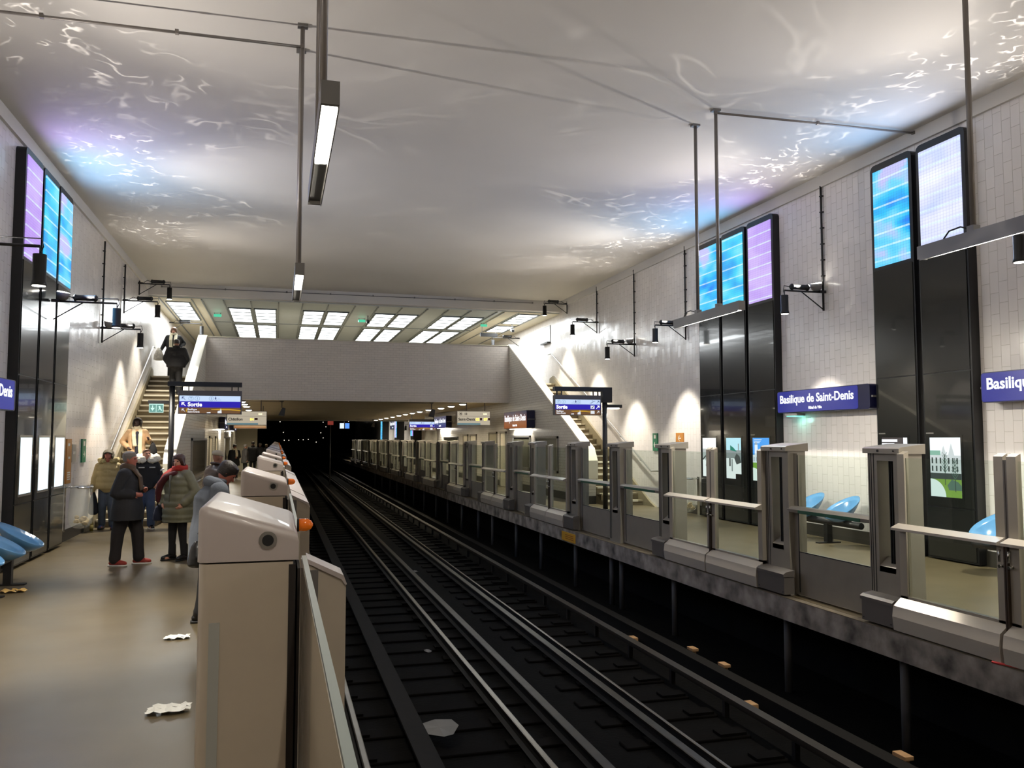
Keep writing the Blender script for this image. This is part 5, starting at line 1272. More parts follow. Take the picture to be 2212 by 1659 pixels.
# litter
def paper(x, y, r, m, label, seed, z=.0, sx=1.5, h=.03):
    q = random.Random(seed); bm = nb(); N = 9; g = [[None] * (N + 1) for _ in range(N + 1)]
    for i in range(N + 1):
        for j in range(N + 1):
            u, v = i / N - .5, j / N - .5
            g[i][j] = bm.verts.new((x + u * r * sx + q.uniform(-.01, .01), y + v * r + q.uniform(-.01, .01), z + .004 + abs(math.sin(u * 9 + seed) * math.cos(v * 7)) * h + q.random() * h * .3))
    for i in range(N):
        for j in range(N):
            if (i in (0, N - 1) and j in (0, N - 1)) or q.random() < .04: continue
            bm.faces.new((g[i][j], g[i + 1][j], g[i + 1][j + 1], g[i][j + 1]))
    for v in [v for v in bm.verts if not v.link_faces]: bm.verts.remove(v)
    o = obj('crumpled_paper', bm, m); setorigin(o, (x, y, z)); return tag(o, label, 'litter')
M_PAP = mat('white_paper', (226, 226, 220), .7)
paper(-.74, 6.72, .2, M_PAP, 'larger crumpled white paper on the left platform floor', 1)
paper(-.94, 9.12, .16, M_PAP, 'smaller crumpled white paper farther along the left platform floor', 4, h=.02)
paper(-3.3, 12.4, .2, mat('gold_wrapper', (196, 160, 90), .3), 'gold and silver wrapper on the floor under the left blue seats', 8)
bm = nb(); tube(bm, [(6.18, 6.15, .012), (6.27, 5.85, .012), (6.3, 5.7, .02)], .012, 6); o = obj('red_straw', bm, mat('red_plastic', (200, 50, 50), .4)); setorigin(o, (6.2, 6, 0)); tag(o, 'short red stick lying on the edge of the right platform', 'litter')

# distance: signal, lights beyond the station
t = thing('red_signal_sign', 'small red square sign hung before the dark tunnel', 'sign', (3.65, 61.5, 3.0)); bm = nb(); box(bm, 3.45, 3.85, 61.5, 61.56, 3.0, 3.32); obj('plate', bm, emit('dim_red', (150, 60, 50), .7), t); bm = nb(); tube(bm, [(3.65, 61.53, 0.4 - 1.7), (3.65, 61.53, 3.0)], .04, 8); obj('pole', bm, M_GREYM, t)
q = random.Random(11)
lights = [(.0, 5.0, 905), (605, 911, 0)]
for i, (px, py) in enumerate(((605, 911), (612, 934), (614, 951), (624, 951), (645, 950), (655, 950), (666, 949), (683, 955), (698, 912), (704, 922), (693, 935), (698, 946), (744, 912), (753, 910))):
    d = FW + RT * ((px - 1106) / F_PX) - UP * ((py - 829.5) / F_PX); k = 105 / d.y; p = Vector((0, 0, 2)) + d * k
    t = thing('distant_lamp', 'tiny bright lamp far away in the dark beyond the station', 'lamp', p, 'tiny lamps in the dark distance'); t['group'] = 'tiny lamps in the dark distance'
    bm = nb(); bmesh.ops.create_uvsphere(bm, u_segments=8, v_segments=6, radius=.05, matrix=Matrix.Translation(p)); obj('bulb', bm, emit('distant_glow', (255, 244, 226), 1.6), t)
    bm = nb(); tube(bm, [(p.x, p.y, p.z + .1), (p.x, p.y, 5.4)], .02, 6); obj('hanger', bm, M_BLACK, t)
t = thing('distant_screen', 'pair of small pale blue screens in the dark beyond the gates', 'screen', (6.2, 82, 3.1))
for k, m in enumerate((emit('scr_white', (220, 235, 255), 1.2), emit('scr_blue', (90, 150, 250), 1.2))):
    bm = nb(); box(bm, 5.75 + k * .5, 6.15 + k * .5, 82, 82.05, 3.0, 3.5); obj('lit_face', bm, m, t)
bm = nb(); box(bm, 5.7, 6.7, 82.06, 82.2, 2.95, 3.55); tube(bm, [(6.2, 82.13, 3.55), (6.2, 82.13, 5.4)], .04, 8); obj('casing', bm, M_BLACK, t)
# ============================================================ people
SKIN = {'light': mat('skin_light', (198, 142, 116), .5), 'ruddy': mat('skin_ruddy', (166, 98, 80), .5), 'dark': mat('skin_dark', (60, 38, 30), .45), 'mid': mat('skin_mid', (150, 104, 82), .5)}
M_EYE = mat('eye_dark', (30, 24, 22), .2); M_LIP = mat('lip_tone', (150, 70, 62), .5)
def blob(bm, pts, rad, n=12, cap=4):
    """closed rounded tube through points with one radius per point"""
    pts = [Vector(p) for p in pts]
    P, R = [], []
    d0 = (pts[1] - pts[0]).normalized(); d1 = (pts[-1] - pts[-2]).normalized()
    for k in range(cap): a = (PI / 2) * (1 - k / cap); P.append(pts[0] - d0 * rad[0] * math.sin(a)); R.append(max(rad[0] * math.cos(a), rad[0] * .05))
    for i in range(len(pts)):
        P.append(pts[i]); R.append(rad[i])
        if i + 1 < len(pts):
            for q in (1 / 3, 2 / 3): P.append(pts[i].lerp(pts[i + 1], q)); R.append(rad[i] + (rad[i + 1] - rad[i]) * q)
    for k in range(1, cap + 1): a = (PI / 2) * k / cap; P.append(pts[-1] + d1 * rad[-1] * math.sin(a)); R.append(max(rad[-1] * math.cos(a), rad[-1] * .05))
    tube(bm, P, R, n)
def loft(bm, rows, n=24, sq=1.0):
    """rows of (x, y, z, rx, ry): stacked level ellipses, closed"""
    V = []
    for (x, y, z, rx, ry) in rows:
        r = []
        for k in range(n):
            a = 2 * PI * k / n; c, s = math.cos(a), math.sin(a)
            r.append(bm.verts.new((x + rx * math.copysign(abs(c) ** sq, c), y + ry * math.copysign(abs(s) ** sq, s), z)))
        V.append(r)
    for A, B in zip(V[:-1], V[1:]):
        for k in range(n): bm.faces.new((A[k], A[(k + 1) % n], B[(k + 1) % n], B[k]))
    bm.faces.new(V[0][::-1]); bm.faces.new(V[-1])
def interp(rows, m=4):
    out = []
    for a, b in zip(rows[:-1], rows[1:]):
        for k in range(m): out.append(tuple(a[i] + (b[i] - a[i]) * k / m for i in range(len(a))))
    return out + [rows[-1]]
def fuse(bm, vox, smooth=4, strength=None):
    """weld overlapping closed shapes into one smooth skin"""
    bmesh.ops.recalc_face_normals(bm, faces=bm.faces)
    me = bpy.data.meshes.new('tmp'); bm.to_mesh(me); bm.free()
    o = bpy.data.objects.new('tmp', me); COL.objects.link(o)
    r = o.modifiers.new('r', 'REMESH'); r.mode = 'VOXEL'; r.voxel_size = vox
    if smooth: s = o.modifiers.new('s', 'SMOOTH'); s.factor = .5; s.iterations = smooth
    out = evalmesh(o, 'skin')
    bpy.data.objects.remove(o); bpy.data.meshes.remove(me)
    for p in out.polygons: p.use_smooth = True
    return out

def person(pos, heading, h, label, P):
    """P: pose and clothing. Local frame: facing +x, left hand towards +y."""
    k = h / 1.75; vox = P.get('vox', .012)
    RX = Matrix.Rotation(math.radians(heading), 4, 'Z') @ Matrix.Scale(k, 4)
    J = dict(pel=(0, 0, .95), chest=(.0, 0, 1.30), neck=(0.0, 0, 1.47), head=(.02, 0, 1.63), sw=.185,
             eL=(-.03, .26, 1.13), wL=(.03, .25, .88), eR=(-.03, -.26, 1.13), wR=(.03, -.25, .88),
             kL=(.02, .10, .50), aL=(-.02, .11, .09), kR=(.02, -.10, .50), aR=(-.02, -.11, .09), hy=0, hp=0, fat=1.0)
    J.update(P.get('J', {}))
    pel, chest, neck, head = (Vector(J[a]) for a in ('pel', 'chest', 'neck', 'head'))
    sL = chest.lerp(neck, .62) + Vector((0, J['sw'], 0)); sR = chest.lerp(neck, .62) - Vector((0, J['sw'], 0))
    HM = Matrix.Translation(head) @ Matrix.Rotation(math.radians(J['hy']), 4, 'Z') @ Matrix.Rotation(math.radians(J['hp']), 4, 'Y')
    skin = P.get('skin', 'light'); fat = J['fat']
    wsp = {}
    def H(bm_):   # take head-space geometry into body space
        bmesh.ops.transform(bm_, matrix=HM, verts=bm_.verts)
    HEAD = [(.045, 0, -.118, .022, .022), (.036, 0, -.104, .048, .040), (.022, 0, -.075, .072, .056), (.010, 0, -.035, .088, .066), (.002, 0, .01, .096, .073), (-.004, 0, .05, .097, .075), (-.009, 0, .085, .082, .065), (-.012, 0, .11, .052, .044), (-.013, 0, .12, .015, .015)]
    b = nb(); loft(b, interp(HEAD, 2)); blob(b, [(.088, 0, .015), (.112, 0, -.022)], [.008, .014], 8); blob(b, [(.09, -.03, .03), (.094, 0, .032), (.09, .03, .03)], [.008, .01, .008], 8)
    blob(b, [(.075, -.018, -.062), (.082, 0, -.062), (.075, .018, -.062)], [.009, .011, .009], 8); blob(b, [(.07, -.01, -.1), (.07, .01, -.1)], [.016, .016], 8)
    for s in (-1, 1): blob(b, [(-.005, s * .072, .015), (-.008, s * .076, -.02)], [.018, .012], 8)
    H(b)
    blob(b, [neck - Vector((0, 0, .06)), head - Vector((.01, 0, .06))], [.062, .055])
    # torso, arms, legs of the body
    blob(b, [pel, pel.lerp(chest, .5), chest, chest.lerp(neck, .6)], [.135 * fat, .12 * fat, .135 * fat, .10])
    for s_, e, w_ in ((sL, J['eL'], J['wL']), (sR, J['eR'], J['wR'])):
        e, w_ = Vector(e), Vector(w_)
        blob(b, [s_ - Vector((0, math.copysign(.06, s_.y), 0)), s_, e, w_], [.06, .056, .042, .028])
        # hand: palm, four fingers of different length, thumb from the side of the palm
        d = (w_ - e).normalized(); inw = Vector((0, -math.copysign(1, s_.y), 0)); side = d.cross(inw)
        if side.length < .2: side = Vector((1, 0, 0))
        side.normalize(); pn = side.cross(d).normalized()
        if pn.dot(inw) < 0: pn = -pn
        blob(b, [w_, w_ + d * .05 + side * .01, w_ + d * .085], [.024, .034, .032], 10)
        fr = max(.0085, vox * .75)
        for i, (off, ln) in enumerate(((-.03, .062), (-.010, .078), (.011, .072), (.03, .055))):
            a0 = w_ + d * .085 + side * off; a1 = a0 + d * ln * .5 + pn * .008; a2 = a1 + d * ln * .42 + pn * ln * .35
            blob(b, [a0, a1, a2], [fr, fr * .95, fr * .8], 8, 2)
        ts = side * (1 if d.z < 0 else -1) * -1
        blob(b, [w_ + d * .03 + ts * .025, w_ + d * .06 + ts * .052, w_ + d * .09 + ts * .058 + pn * .012], [.012, fr, fr * .85], 8, 2)
    for sd, kn, an in ((1, J['kL'], J['aL']), (-1, J['kR'], J['aR'])):
        kn, an = Vector(kn), Vector(an); blob(b, [pel + Vector((0, sd * .09, -.03)), kn, an], [.085, .055, .038])
        blob(b, [an + Vector((0, 0, -.04)), an + Vector((.12, 0, -.055))], [.036, .028])
    me = fuse(b, max(.0105, vox * .9), 3)
    me.transform(RX)
    me.materials.append(SKIN[skin])
    body = bpy.data.objects.new('person', me); COL.objects.link(body); body.location = pos
    WORLD[body.name] = Matrix.Identity(4)
    tag(body, label, 'person')
    def put(name, bm_or_me, m, lab=None, parent=body, fusev=None, smooth=3):
        if isinstance(bm_or_me, bpy.types.Mesh): me_ = bm_or_me
        elif fusev: me_ = fuse(bm_or_me, fusev, smooth)
        else:
            bmesh.ops.recalc_face_normals(bm_or_me, faces=bm_or_me.faces); me_ = bpy.data.meshes.new(name); bm_or_me.to_mesh(me_); bm_or_me.free()
            for p in me_.polygons: p.use_smooth = True
        me_.transform(RX); me_.name = name; me_.materials.append(m)
        o = bpy.data.objects.new(name, me_); COL.objects.link(o); o.parent = parent
        if lab: o['label'] = lab
        return o
    # eyes and lips
    if P.get('face', True):
        bb = nb()
        for s in (-1, 1): blob(bb, [(.088, s * .026, .012), (.088, s * .040, .012)], [.009, .008], 8, 2)
        H(bb); put('eyes', bb, M_EYE)
        bb = nb(); blob(bb, [(.088, -.016, -.062), (.093, 0, -.062), (.088, .016, -.062)], [.004, .0055, .004], 8, 2); H(bb); put('lips', bb, M_LIP)
    # trousers
    tm = P['trousers']; bb = nb(); tr = P.get('leg_r', (.105, .078, .066))
    blob(bb, [pel + Vector((0, 0, .06)), pel + Vector((0, 0, -.02))], [.155 * fat, .16 * fat], 16)
    for sd, kn, an in ((1, J['kL'], J['aL']), (-1, J['kR'], J['aR'])):
        kn, an = Vector(kn), Vector(an); hp = pel + Vector((0, sd * .085, -.04))
        blob(bb, [hp, hp.lerp(kn, .5), kn, kn.lerp(an, .6), an + Vector((0, 0, .02))], [tr[0], (tr[0] + tr[1]) / 2, tr[1], tr[2] * .98, tr[2]], 14)
    put('trousers', bb, tm, fusev=vox)
    # shoes
    sm, sole = P['shoes']
    for sd, an in ((1, J['aL']), (-1, J['aR'])):
        an = Vector(an); f = Vector((.1, sd * .02, 0)); yaw = P.get('toe', 12) * sd
        rm = Matrix.Translation((an.x, an.y, an.z - .09)) @ Matrix.Rotation(math.radians(yaw), 4, 'Z')
        bb = nb(); blob(bb, [(-.045, 0, .05), (.05, 0, .055), (.15, 0, .042)], [.042, .048, .036], 12); blob(bb, [(-.03, 0, .06), (-.02, 0, P.get('boot', .12))], [.045, .05], 12)
        for v in bb.verts: v.co.z = max(v.co.z, .022); v.co.z *= 1
        bmesh.ops.transform(bb, matrix=rm, verts=bb.verts); s_ = put('shoe', bb, sm, fusev=None)
        bb = nb(); pts = [(-.095, -.03), (-.07, -.043), (.02, -.045), (.12, -.048), (.18, -.03), (.195, 0), (.18, .03), (.12, .046), (.02, .042), (-.07, .043), (-.095, .03)]
        prism(bb, pts, 2, 0.0, .024); bmesh.ops.transform(bb, matrix=rm, verts=bb.verts); put('sole', bb, sole, parent=s_)
    # coat
    c = P['coat']; hem = c['hem']; bw = c.get('w', 1.0); q = c.get('quilt', 0)
    bb = nb(); rows = []
    n0 = neck + Vector((-.01, 0, .01)); nz = n0.z
    spec = [(0.0, .075, .085), (.05, .10, .15), (.10, .125, .215), (.2, .15, .235), (.38, .155, .225), (.55, .165 * fat, .215 * fat), (.75, .175 * fat, .235 * fat), (1.0, .18 * fat * c.get('flare', 1.05), .235 * fat * c.get('flare', 1.05))]
    for t, rx, ry in interp(spec, 5):
        z = nz + (hem - nz) * t
        # follow the spine down to the pelvis, then hang straight
        if z > chest.z: a = chest.lerp(n0, (z - chest.z) / max(.01, n0.z - chest.z))
        elif z > pel.z: a = pel.lerp(chest, (z - pel.z) / max(.01, chest.z - pel.z))
        else: a = pel
        m_ = 1 + (.085 * abs(math.sin(z * PI / q)) - .055 if q else .012 * math.sin(z * 23))
        rows.append((a.x, a.y, z, rx * bw * m_, ry * bw * (1 if t < .12 else m_)))
    loft(bb, rows, 28, .9)
    blob(bb, [pel, pel.lerp(chest, .5), chest, chest.lerp(neck, .75)], [.175 * fat, .16 * fat, .172 * fat, .115], 16)
    sr = c.get('sleeve', (.085, .07, .055))
    for s_, e, w_ in ((sL, J['eL'], J['wL']), (sR, J['eR'], J['wR'])):
        e, w_ = Vector(e), Vector(w_); pts, rr_ = [], []
        N = 9
        for i in range(N + 1):
            f = i / N; p = s_.lerp(e, f) ; pts.append(p); rr_.append((sr[0] + (sr[1] - sr[0]) * f) * (1 + (.07 * abs(math.sin(f * PI * 2.5)) - .03 if q else 0)))
        for i in range(1, N + 1):
            f = i / N; p = e.lerp(w_, f * .97); pts.append(p); rr_.append((sr[1] + (sr[2] - sr[1]) * f) * (1 + (.08 * abs(math.sin(f * PI * 2.5)) - .03 if q else 0)))
        blob(bb, [s_ - Vector((0, math.copysign(.07, s_.y), -.01)), s_], [sr[0] * .9, sr[0]], 14)
        blob(bb, pts, rr_, 14, 2)
    coat = put('coat' if hem < .8 else 'jacket', bb, c['m'], fusev=vox, smooth=3, lab=c.get('label'))
    if c.get('collar', True):
        bb = nb(); cr = P.get('collar_r', .078)
        blob(bb, [n0 + Vector((cr * math.cos(a) , cr * 1.05 * math.sin(a), .015 + .02 * (1 - math.cos(a)) )) for a in [math.radians(x) for x in range(25, 336, 20)]], [.028] * 16, 8); put('collar', bb, c.get('collar_m', c['m']), parent=coat, fusev=vox)
    if c.get('zip'):
        bb = nb(); fx = max(r[0] + r[3] for r in rows if r[2] < n0.z - .12) ; box(bb, chest.x + .12, chest.x + .175 * bw, -.006, .006, hem + .03, n0.z - .07); put('zip', bb, c['zip'], parent=coat)
    # hair, hats, hoods
    hr = P.get('hair')
    if hr:
        bb = nb(); back = hr.get('back', .0); vol = hr.get('vol', 1.0); low = hr.get('low', -.03)
        rws = [(-.025 - back, 0, low, .062 * vol, .072 * vol), (-.02, 0, (low + .06) / 2, .086 * vol, .082 * vol), (-.012, 0, .062, .100 * vol, .086 * vol), (-.012, 0, .10, .088 * vol, .076 * vol), (-.014, 0, .128, .05 * vol, .045 * vol), (-.014, 0, .134, .01, .01)]
        if low < -.06: rws = [(-.05 - back, 0, low, .05 * vol, .075 * vol)] + [(-.035 - back * .5, 0, -.04, .078 * vol, .09 * vol)] + rws[1:]
        loft(bb, interp(rws, 3))
        if low < -.06:
            for s in (-1, 1): blob(bb, [(.03, s * .072, .06), (.03, s * .082, -.0), (.005, s * .085, low + .03)], [.022, .024, .026], 8)
        blob(bb, [(.045, -.05, .088), (.06, 0, .098), (.045, .05, .088)], [.022, .026, .022], 8)
        H(bb); put('hair', bb, hr['m'], fusev=max(.0095, vox * .85), smooth=2)
    hat = P.get('hat')
    if hat:
        bb = nb()
        if hat['kind'] == 'cap':
            loft(bb, interp([(-.012, 0, .03, .108, .09), (-.012, 0, .07, .112, .095), (-.01, 0, .11, .095, .082), (-.01, 0, .135, .05, .045), (-.01, 0, .14, .01, .01)], 3)); blob(bb, [(.09, -.04, .045), (.125, 0, .04), (.09, .04, .045)], [.014, .016, .014], 8)
        elif hat['kind'] == 'hood':   # raised hood: shell around the head, open at the face
            for t in range(9):
                a = PI * t / 8 - PI / 2
                blob(bb, [(.05 - .0 * abs(a), .098 * math.sin(a) * 1.0, .03 + .105 * math.cos(a) - (.04 if abs(math.sin(a)) > .9 else 0)), (-.07, .088 * math.sin(a), .02 + .10 * math.cos(a))], [.022, .04], 8)
            blob(bb, [(-.06, 0, .06), (-.08, 0, -.06), (-.05, 0, -.14)], [.085, .085, .09], 12)
            for s in (-1, 1): blob(bb, [(.05, s * .098, .0), (.045, s * .085, -.08), (.04, s * .05, -.135)], [.022, .024, .028], 8)
            blob(bb, [(.05, -.05, -.14), (.06, 0, -.15), (.05, .05, -.14)], [.026, .028, .026], 8)
        H(bb); put(hat['kind'], bb, hat['m'], fusev=vox, smooth=3)
    if P.get('fur'):
        f = P['fur']; bb = nb(); q_ = random.Random(4)
        for a in range(20, 341, 9):
            a_ = math.radians(a)
            for _ in range(4): bmesh.ops.create_icosphere(bb, subdivisions=1, radius=q_.uniform(.03, .05) * f.get('s', 1), matrix=Matrix.Translation(n0 + Vector((-.03 + f.get('r', .12) * math.cos(a_) + q_.uniform(-.02, .02), f.get('r', .12) * 1.35 * math.sin(a_) + q_.uniform(-.02, .02), .05 + q_.uniform(-.03, .03) + f.get('up', .0) * (1 - math.cos(a_))))))
        put('fur_trim', bb, f['m'], parent=coat, fusev=max(.009, vox * .8), smooth=1)
    sc_ = P.get('scarf')
    if sc_:
        bb = nb(); r = sc_.get('r', .085)
        for lift in (.0, .035): blob(bb, [n0 + Vector((r * math.cos(a), r * 1.05 * math.sin(a), .02 + lift + .012 * math.sin(3 * a))) for a in [math.radians(x) for x in range(0, 361, 24)]], [.036] * 16, 8)
        for pts in sc_.get('tails', []):
            pts = [Vector(p) for p in pts]; w2 = sc_.get('tw', .045)
            for off in (-1, 0, 1): blob(bb, [p + Vector((0, off * w2, 0)) for p in pts], [.022] * len(pts), 8, 2)
        put('scarf', bb, sc_['m'], fusev=vox, smooth=2, lab=sc_.get('label'))
    for ex in P.get('extra', []): ex(put, body, coat, J, nb)
    return body

def bag_on(P3, size, m, label, pos, heading, k=1.0, strap=None, name='handbag', shape='soft'):
    """a bag held by someone: its own thing"""
    RX = Matrix.Translation(Vector(pos)) @ Matrix.Rotation(math.radians(heading), 4, 'Z') @ Matrix.Scale(k, 4)
    x, y, z = P3; sx, sy, sz = size
    bm = nb(); loft(bm, interp([(x, y, z - sz, sx * .6, sy * .6), (x, y, z - sz * .85, sx, sy), (x, y, z - sz * .2, sx * .95, sy * .95), (x, y, z + sz * .6, sx * .7, sy * .55), (x, y, z + sz, sx * .3, sy * .2)], 3), 16)
    me = fuse(bm, .012, 3); me.transform(RX); me.name = name; me.materials.append(m)
    w = RX @ Vector(P3); me.transform(Matrix.Translation(-w))
    o = bpy.data.objects.new(name, me); COL.objects.link(o); o.location = w; tag(o, label, 'bag')
    WORLD[o.name] = Matrix.Translation(w)
    if strap:
        bm = nb(); pts = [RX @ Vector(p) for p in strap]; tube(bm, pts, .011, 8); obj('strap', bm, M_RUBBER, o)
    return o

def cl(n, c, r=.8, **k): return mat('cloth_' + n, c, r, noise=.10, nscale=9, bump=.35, bscale=140, **k)
BLACKT = cl('black', (20, 19, 21)); CHAR = cl('charcoal', (34, 33, 35)); JEANS = cl('denim', (64, 78, 106)); JEANL = cl('pale_denim', (74, 84, 98)); OLIVE = cl('olive_puffer', (116, 114, 90), .5); TAN = cl('tan_puffer', (164, 146, 100), .6); BEIGE = cl('beige_coat', (206, 168, 126)); GREYH = cl('grey_fleece', (92, 98, 108), .95); BROWNL = mat('brown_leather', (52, 38, 30), .4, bump=.3); REDS = mat('red_suede', (150, 48, 38), .7); WSOLE = mat('white_sole', (214, 210, 204), .5); DSOLE = mat('dark_sole', (18, 17, 17), .6); BSH = mat('black_shoe', (20, 18, 18), .35)
HGREY = mat('grey_hair', (116, 108, 100), .6, bump=.6, bscale=90); HDARK = mat('dark_hair', (30, 22, 19), .45, bump=.6, bscale=90); HBR = mat('chestnut_hair', (62, 34, 26), .4, bump=.6, bscale=90); HBL = mat('light_brown_hair', (110, 76, 50), .5, bump=.6, bscale=90)
SBROWN = cl('brown_scarf', (84, 66, 50)); SRED = cl('red_scarf', (168, 44, 34)); SMAR = cl('maroon_knit', (82, 28, 34)); SCREAM = cl('cream_scarf', (222, 206, 172)); WHITF = mat('white_fur', (222, 214, 198), .9, bump=1, bscale=60); TANF = mat('tan_fur', (168, 152, 108), .9, bump=1, bscale=60)

# man in the dark coat, turned to the woman
person((-2.29, 14.55, 0), -8, 1.79, 'grey-haired person in a long dark coat, brown scarf and red shoes, facing the green coat', dict(vox=.011, skin='ruddy',
    J=dict(eR=(-.10, -.27, 1.12), wR=(.13, -.20, 1.10), eL=(.0, .25, 1.14), wL=(.18, .12, 1.16), kL=(.13, .10, .50), aL=(.16, .10, .09), kR=(-.10, -.10, .50), aR=(-.13, -.11, .09), hy=-6, hp=0, fat=1.18, sw=.2),
    trousers=cl('dark_trousers', (32, 27, 27)), leg_r=(.12, .098, .086), shoes=(REDS, WSOLE), toe=6, boot=.08, coat=dict(m=CHAR, hem=.70, w=1.04, flare=1.08, sleeve=(.10, .085, .07)),
    hair=dict(m=HGREY, vol=1.06, low=-.03), scarf=dict(m=SBROWN, tails=[[(.10, -.03, 1.46), (.19, -.04, 1.36), (.215, -.04, 1.17)]], r=.085)))
# woman in the olive puffer coat
person((-1.57, 14.95, 0), 228, 1.74, 'person with dark bobbed hair in an olive quilted coat and red scarf, hands in pockets', dict(vox=.011, skin='light',
    J=dict(eL=(-.06, .33, 1.13), wL=(.10, .23, .95), eR=(-.02, -.30, 1.13), wR=(.12, -.20, .95), kL=(.0, .10, .5), aL=(-.03, .12, .09), kR=(.03, -.09, .5), aR=(.03, -.10, .09), hy=18, hp=2, fat=1.05),
    trousers=BLACKT, leg_r=(.10, .072, .056), shoes=(BSH, DSOLE), boot=.24, coat=dict(m=OLIVE, hem=.63, w=1.14, flare=1.0, quilt=.11, sleeve=(.095, .085, .07), zip=mat('olive_zip', (60, 60, 48), .5)),
    hair=dict(m=HBR, vol=1.13, low=-.10, back=.0), scarf=dict(m=SRED, label='red scarf', tails=[[(.06, -.10, 1.50), (.13, -.17, 1.42), (.16, -.2, 1.34)]], tw=.04, r=.095),
    extra=[lambda put, body, coat, J, nb_: put('shawl', (lambda b: (blob(b, [(.10, .02, 1.44), (.16, -.12, 1.38), (.17, -.24, 1.26), (.16, -.30, 1.12), (.14, -.32, .98)], [.05, .06, .06, .055, .04], 10), b)[1])(nb()), SMAR, 'maroon knitted shawl', fusev=.012)]))
bag_on((.10, -.34, .78), (.12, .07, .14), cl('navy_bag', (30, 34, 54)), 'dark handbag hanging in front of the olive quilted coat', (-1.57, 14.95, 0), 228, .99, strap=[(.05, -.34, .88), (.08, -.36, 1.1), (.10, -.34, 1.2), (.12, -.34, 1.1), (.14, -.34, .88)])
# person in the tan hooded jacket
person((-3.62, 20.35, 0), -88, 1.74, 'hooded person in a tan jacket and jeans with head bowed at the stair foot', dict(vox=.014, skin='ruddy',
    J=dict(eR=(-.03, -.27, 1.12), wR=(.02, -.30, .86), eL=(-.02, .27, 1.12), wL=(.02, .29, .86), kL=(.05, .10, .5), aL=(.0, .12, .09), kR=(.0, -.10, .5), aR=(-.1, -.11, .10), hp=24, head=(.05, 0, 1.61)),
    trousers=JEANL, leg_r=(.105, .09, .08), shoes=(mat('blue_trainer', (48, 60, 100), .5), DSOLE), coat=dict(m=TAN, hem=.90, w=1.04, quilt=.13, sleeve=(.085, .075, .06)), hat=dict(kind='hood', m=cl('grey_hood', (84, 76, 60))), fur=dict(m=TANF, r=.13, s=1.0)))
bag_on((.02, -.27, .58), (.15, .10, .25), BLACKT, 'bulky black bag carried low beside the tan jacket', (-3.62, 20.35, 0), -88, 1, strap=[(.0, -.27, .80), (.01, -.31, .88), (.03, -.27, .80)], name='carried_bag')
t = thing('bottle', 'gold-labelled bottle standing at the foot of the stairs below the black bag', 'bottle', (-3.87, 20.2, 0)); bm = nb(); tube(bm, [(-3.87, 20.1, 0), (-3.87, 20.1, .16), (-3.87, 20.1, .2), (-3.87, 20.1, .28)], [.035, .035, .014, .013], 14); obj('bottle_body', bm, mat('bottle_gold', (150, 130, 60), .2), t); bm = nb(); tube(bm, [(-3.87, 20.1, .05), (-3.87, 20.1, .13)], .0365, 14); obj('bottle_label', bm, mat('bottle_paper', (216, 196, 120), .6), t)
# person with the white fur hood
def fur_marks(put, body, coat, J, nb_):
    for s in (-1, 1):
        b = nb(); box(b, .155, .175, s * .05 if s > 0 else -.17, .17 if s > 0 else -.05, 1.345, 1.37); put('chest_stripe', b, WSOLE, parent=coat, lab='white chest stripe')
        b = nb(); tube(b, [(-.03, s * .28, 1.3), (-.03, s * .29, 1.27)], .094, 14); put('sleeve_band', b, WSOLE, parent=coat, lab='white sleeve band')
person((-2.82, 20.25, 0), -78, 1.76, 'person in a black jacket with a big white fur collar and jeans, looking up', dict(vox=.013, skin='light',
    J=dict(eR=(-.03, -.28, 1.14), wR=(.04, -.26, .90), eL=(-.02, .29, 1.15), wL=(.14, .22, 1.0), kL=(.10, .10, .52), aL=(.06, .12, .09), kR=(.02, -.09, .5), aR=(-.03, -.12, .09), hy=14, hp=-12),
    trousers=JEANS, leg_r=(.11, .092, .085), shoes=(BSH, WSOLE), coat=dict(m=BLACKT, hem=.90, w=1.12, sleeve=(.095, .08, .07)), hair=dict(m=HBL, vol=.99, low=.02), fur=dict(m=WHITF, r=.15, s=1.75, up=.02), extra=[fur_marks]))
# woman in the beige coat on the stairs
zs = .49 * (22.35 - 20.8)
person((-3.36, 22.45, 5 * ZM / 24), -88, 1.66, 'person in a beige coat and long cream scarf walking down the left stairs', dict(vox=.014, skin='dark',
    J=dict(eR=(-.03, -.36, 1.16), wR=(.08, -.22, 1.02), eL=(-.02, .30, 1.15), wL=(.20, .30, 1.22), kL=(.06, .08, .5), aL=(.02, .09, .09), kR=(.0, -.08, .5), aR=(-.04, -.09, .10), hp=8),
    trousers=BLACKT, shoes=(BSH, DSOLE), coat=dict(m=BEIGE, hem=.72, w=.96, sleeve=(.085, .07, .055)), hat=dict(kind='hood', m=cl('dark_brown_wrap', (44, 36, 28))), scarf=dict(m=SCREAM, label='cream scarf', tails=[[(.08, -.07, 1.46), (.18, -.06, 1.3), (.20, -.03, 1.05)], [(.08, .08, 1.46), (.18, .10, 1.3), (.2, .10, 1.0), (.21, .12, .78)]], tw=.03),
    extra=[lambda put, body, coat, J, nb_: put('top', (lambda b: (blob(b, [(.13, .02, 1.38), (.135, .02, 1.1), (.14, .02, .85)], [.05, .065, .06], 10), b)[1])(nb()), cl('navy_top', (34, 34, 48)), 'dark blue top under the open coat', parent=coat, fusev=.014)]))
bag_on((.12, .40, .98), (.09, .11, .16), BLACKT, 'black handbag on the raised arm of the beige coat wearer', (-3.36, 22.45, 5 * ZM / 24), -88, .95, strap=[(.12, .36, 1.1), (.16, .33, 1.22), (.14, .42, 1.1)])
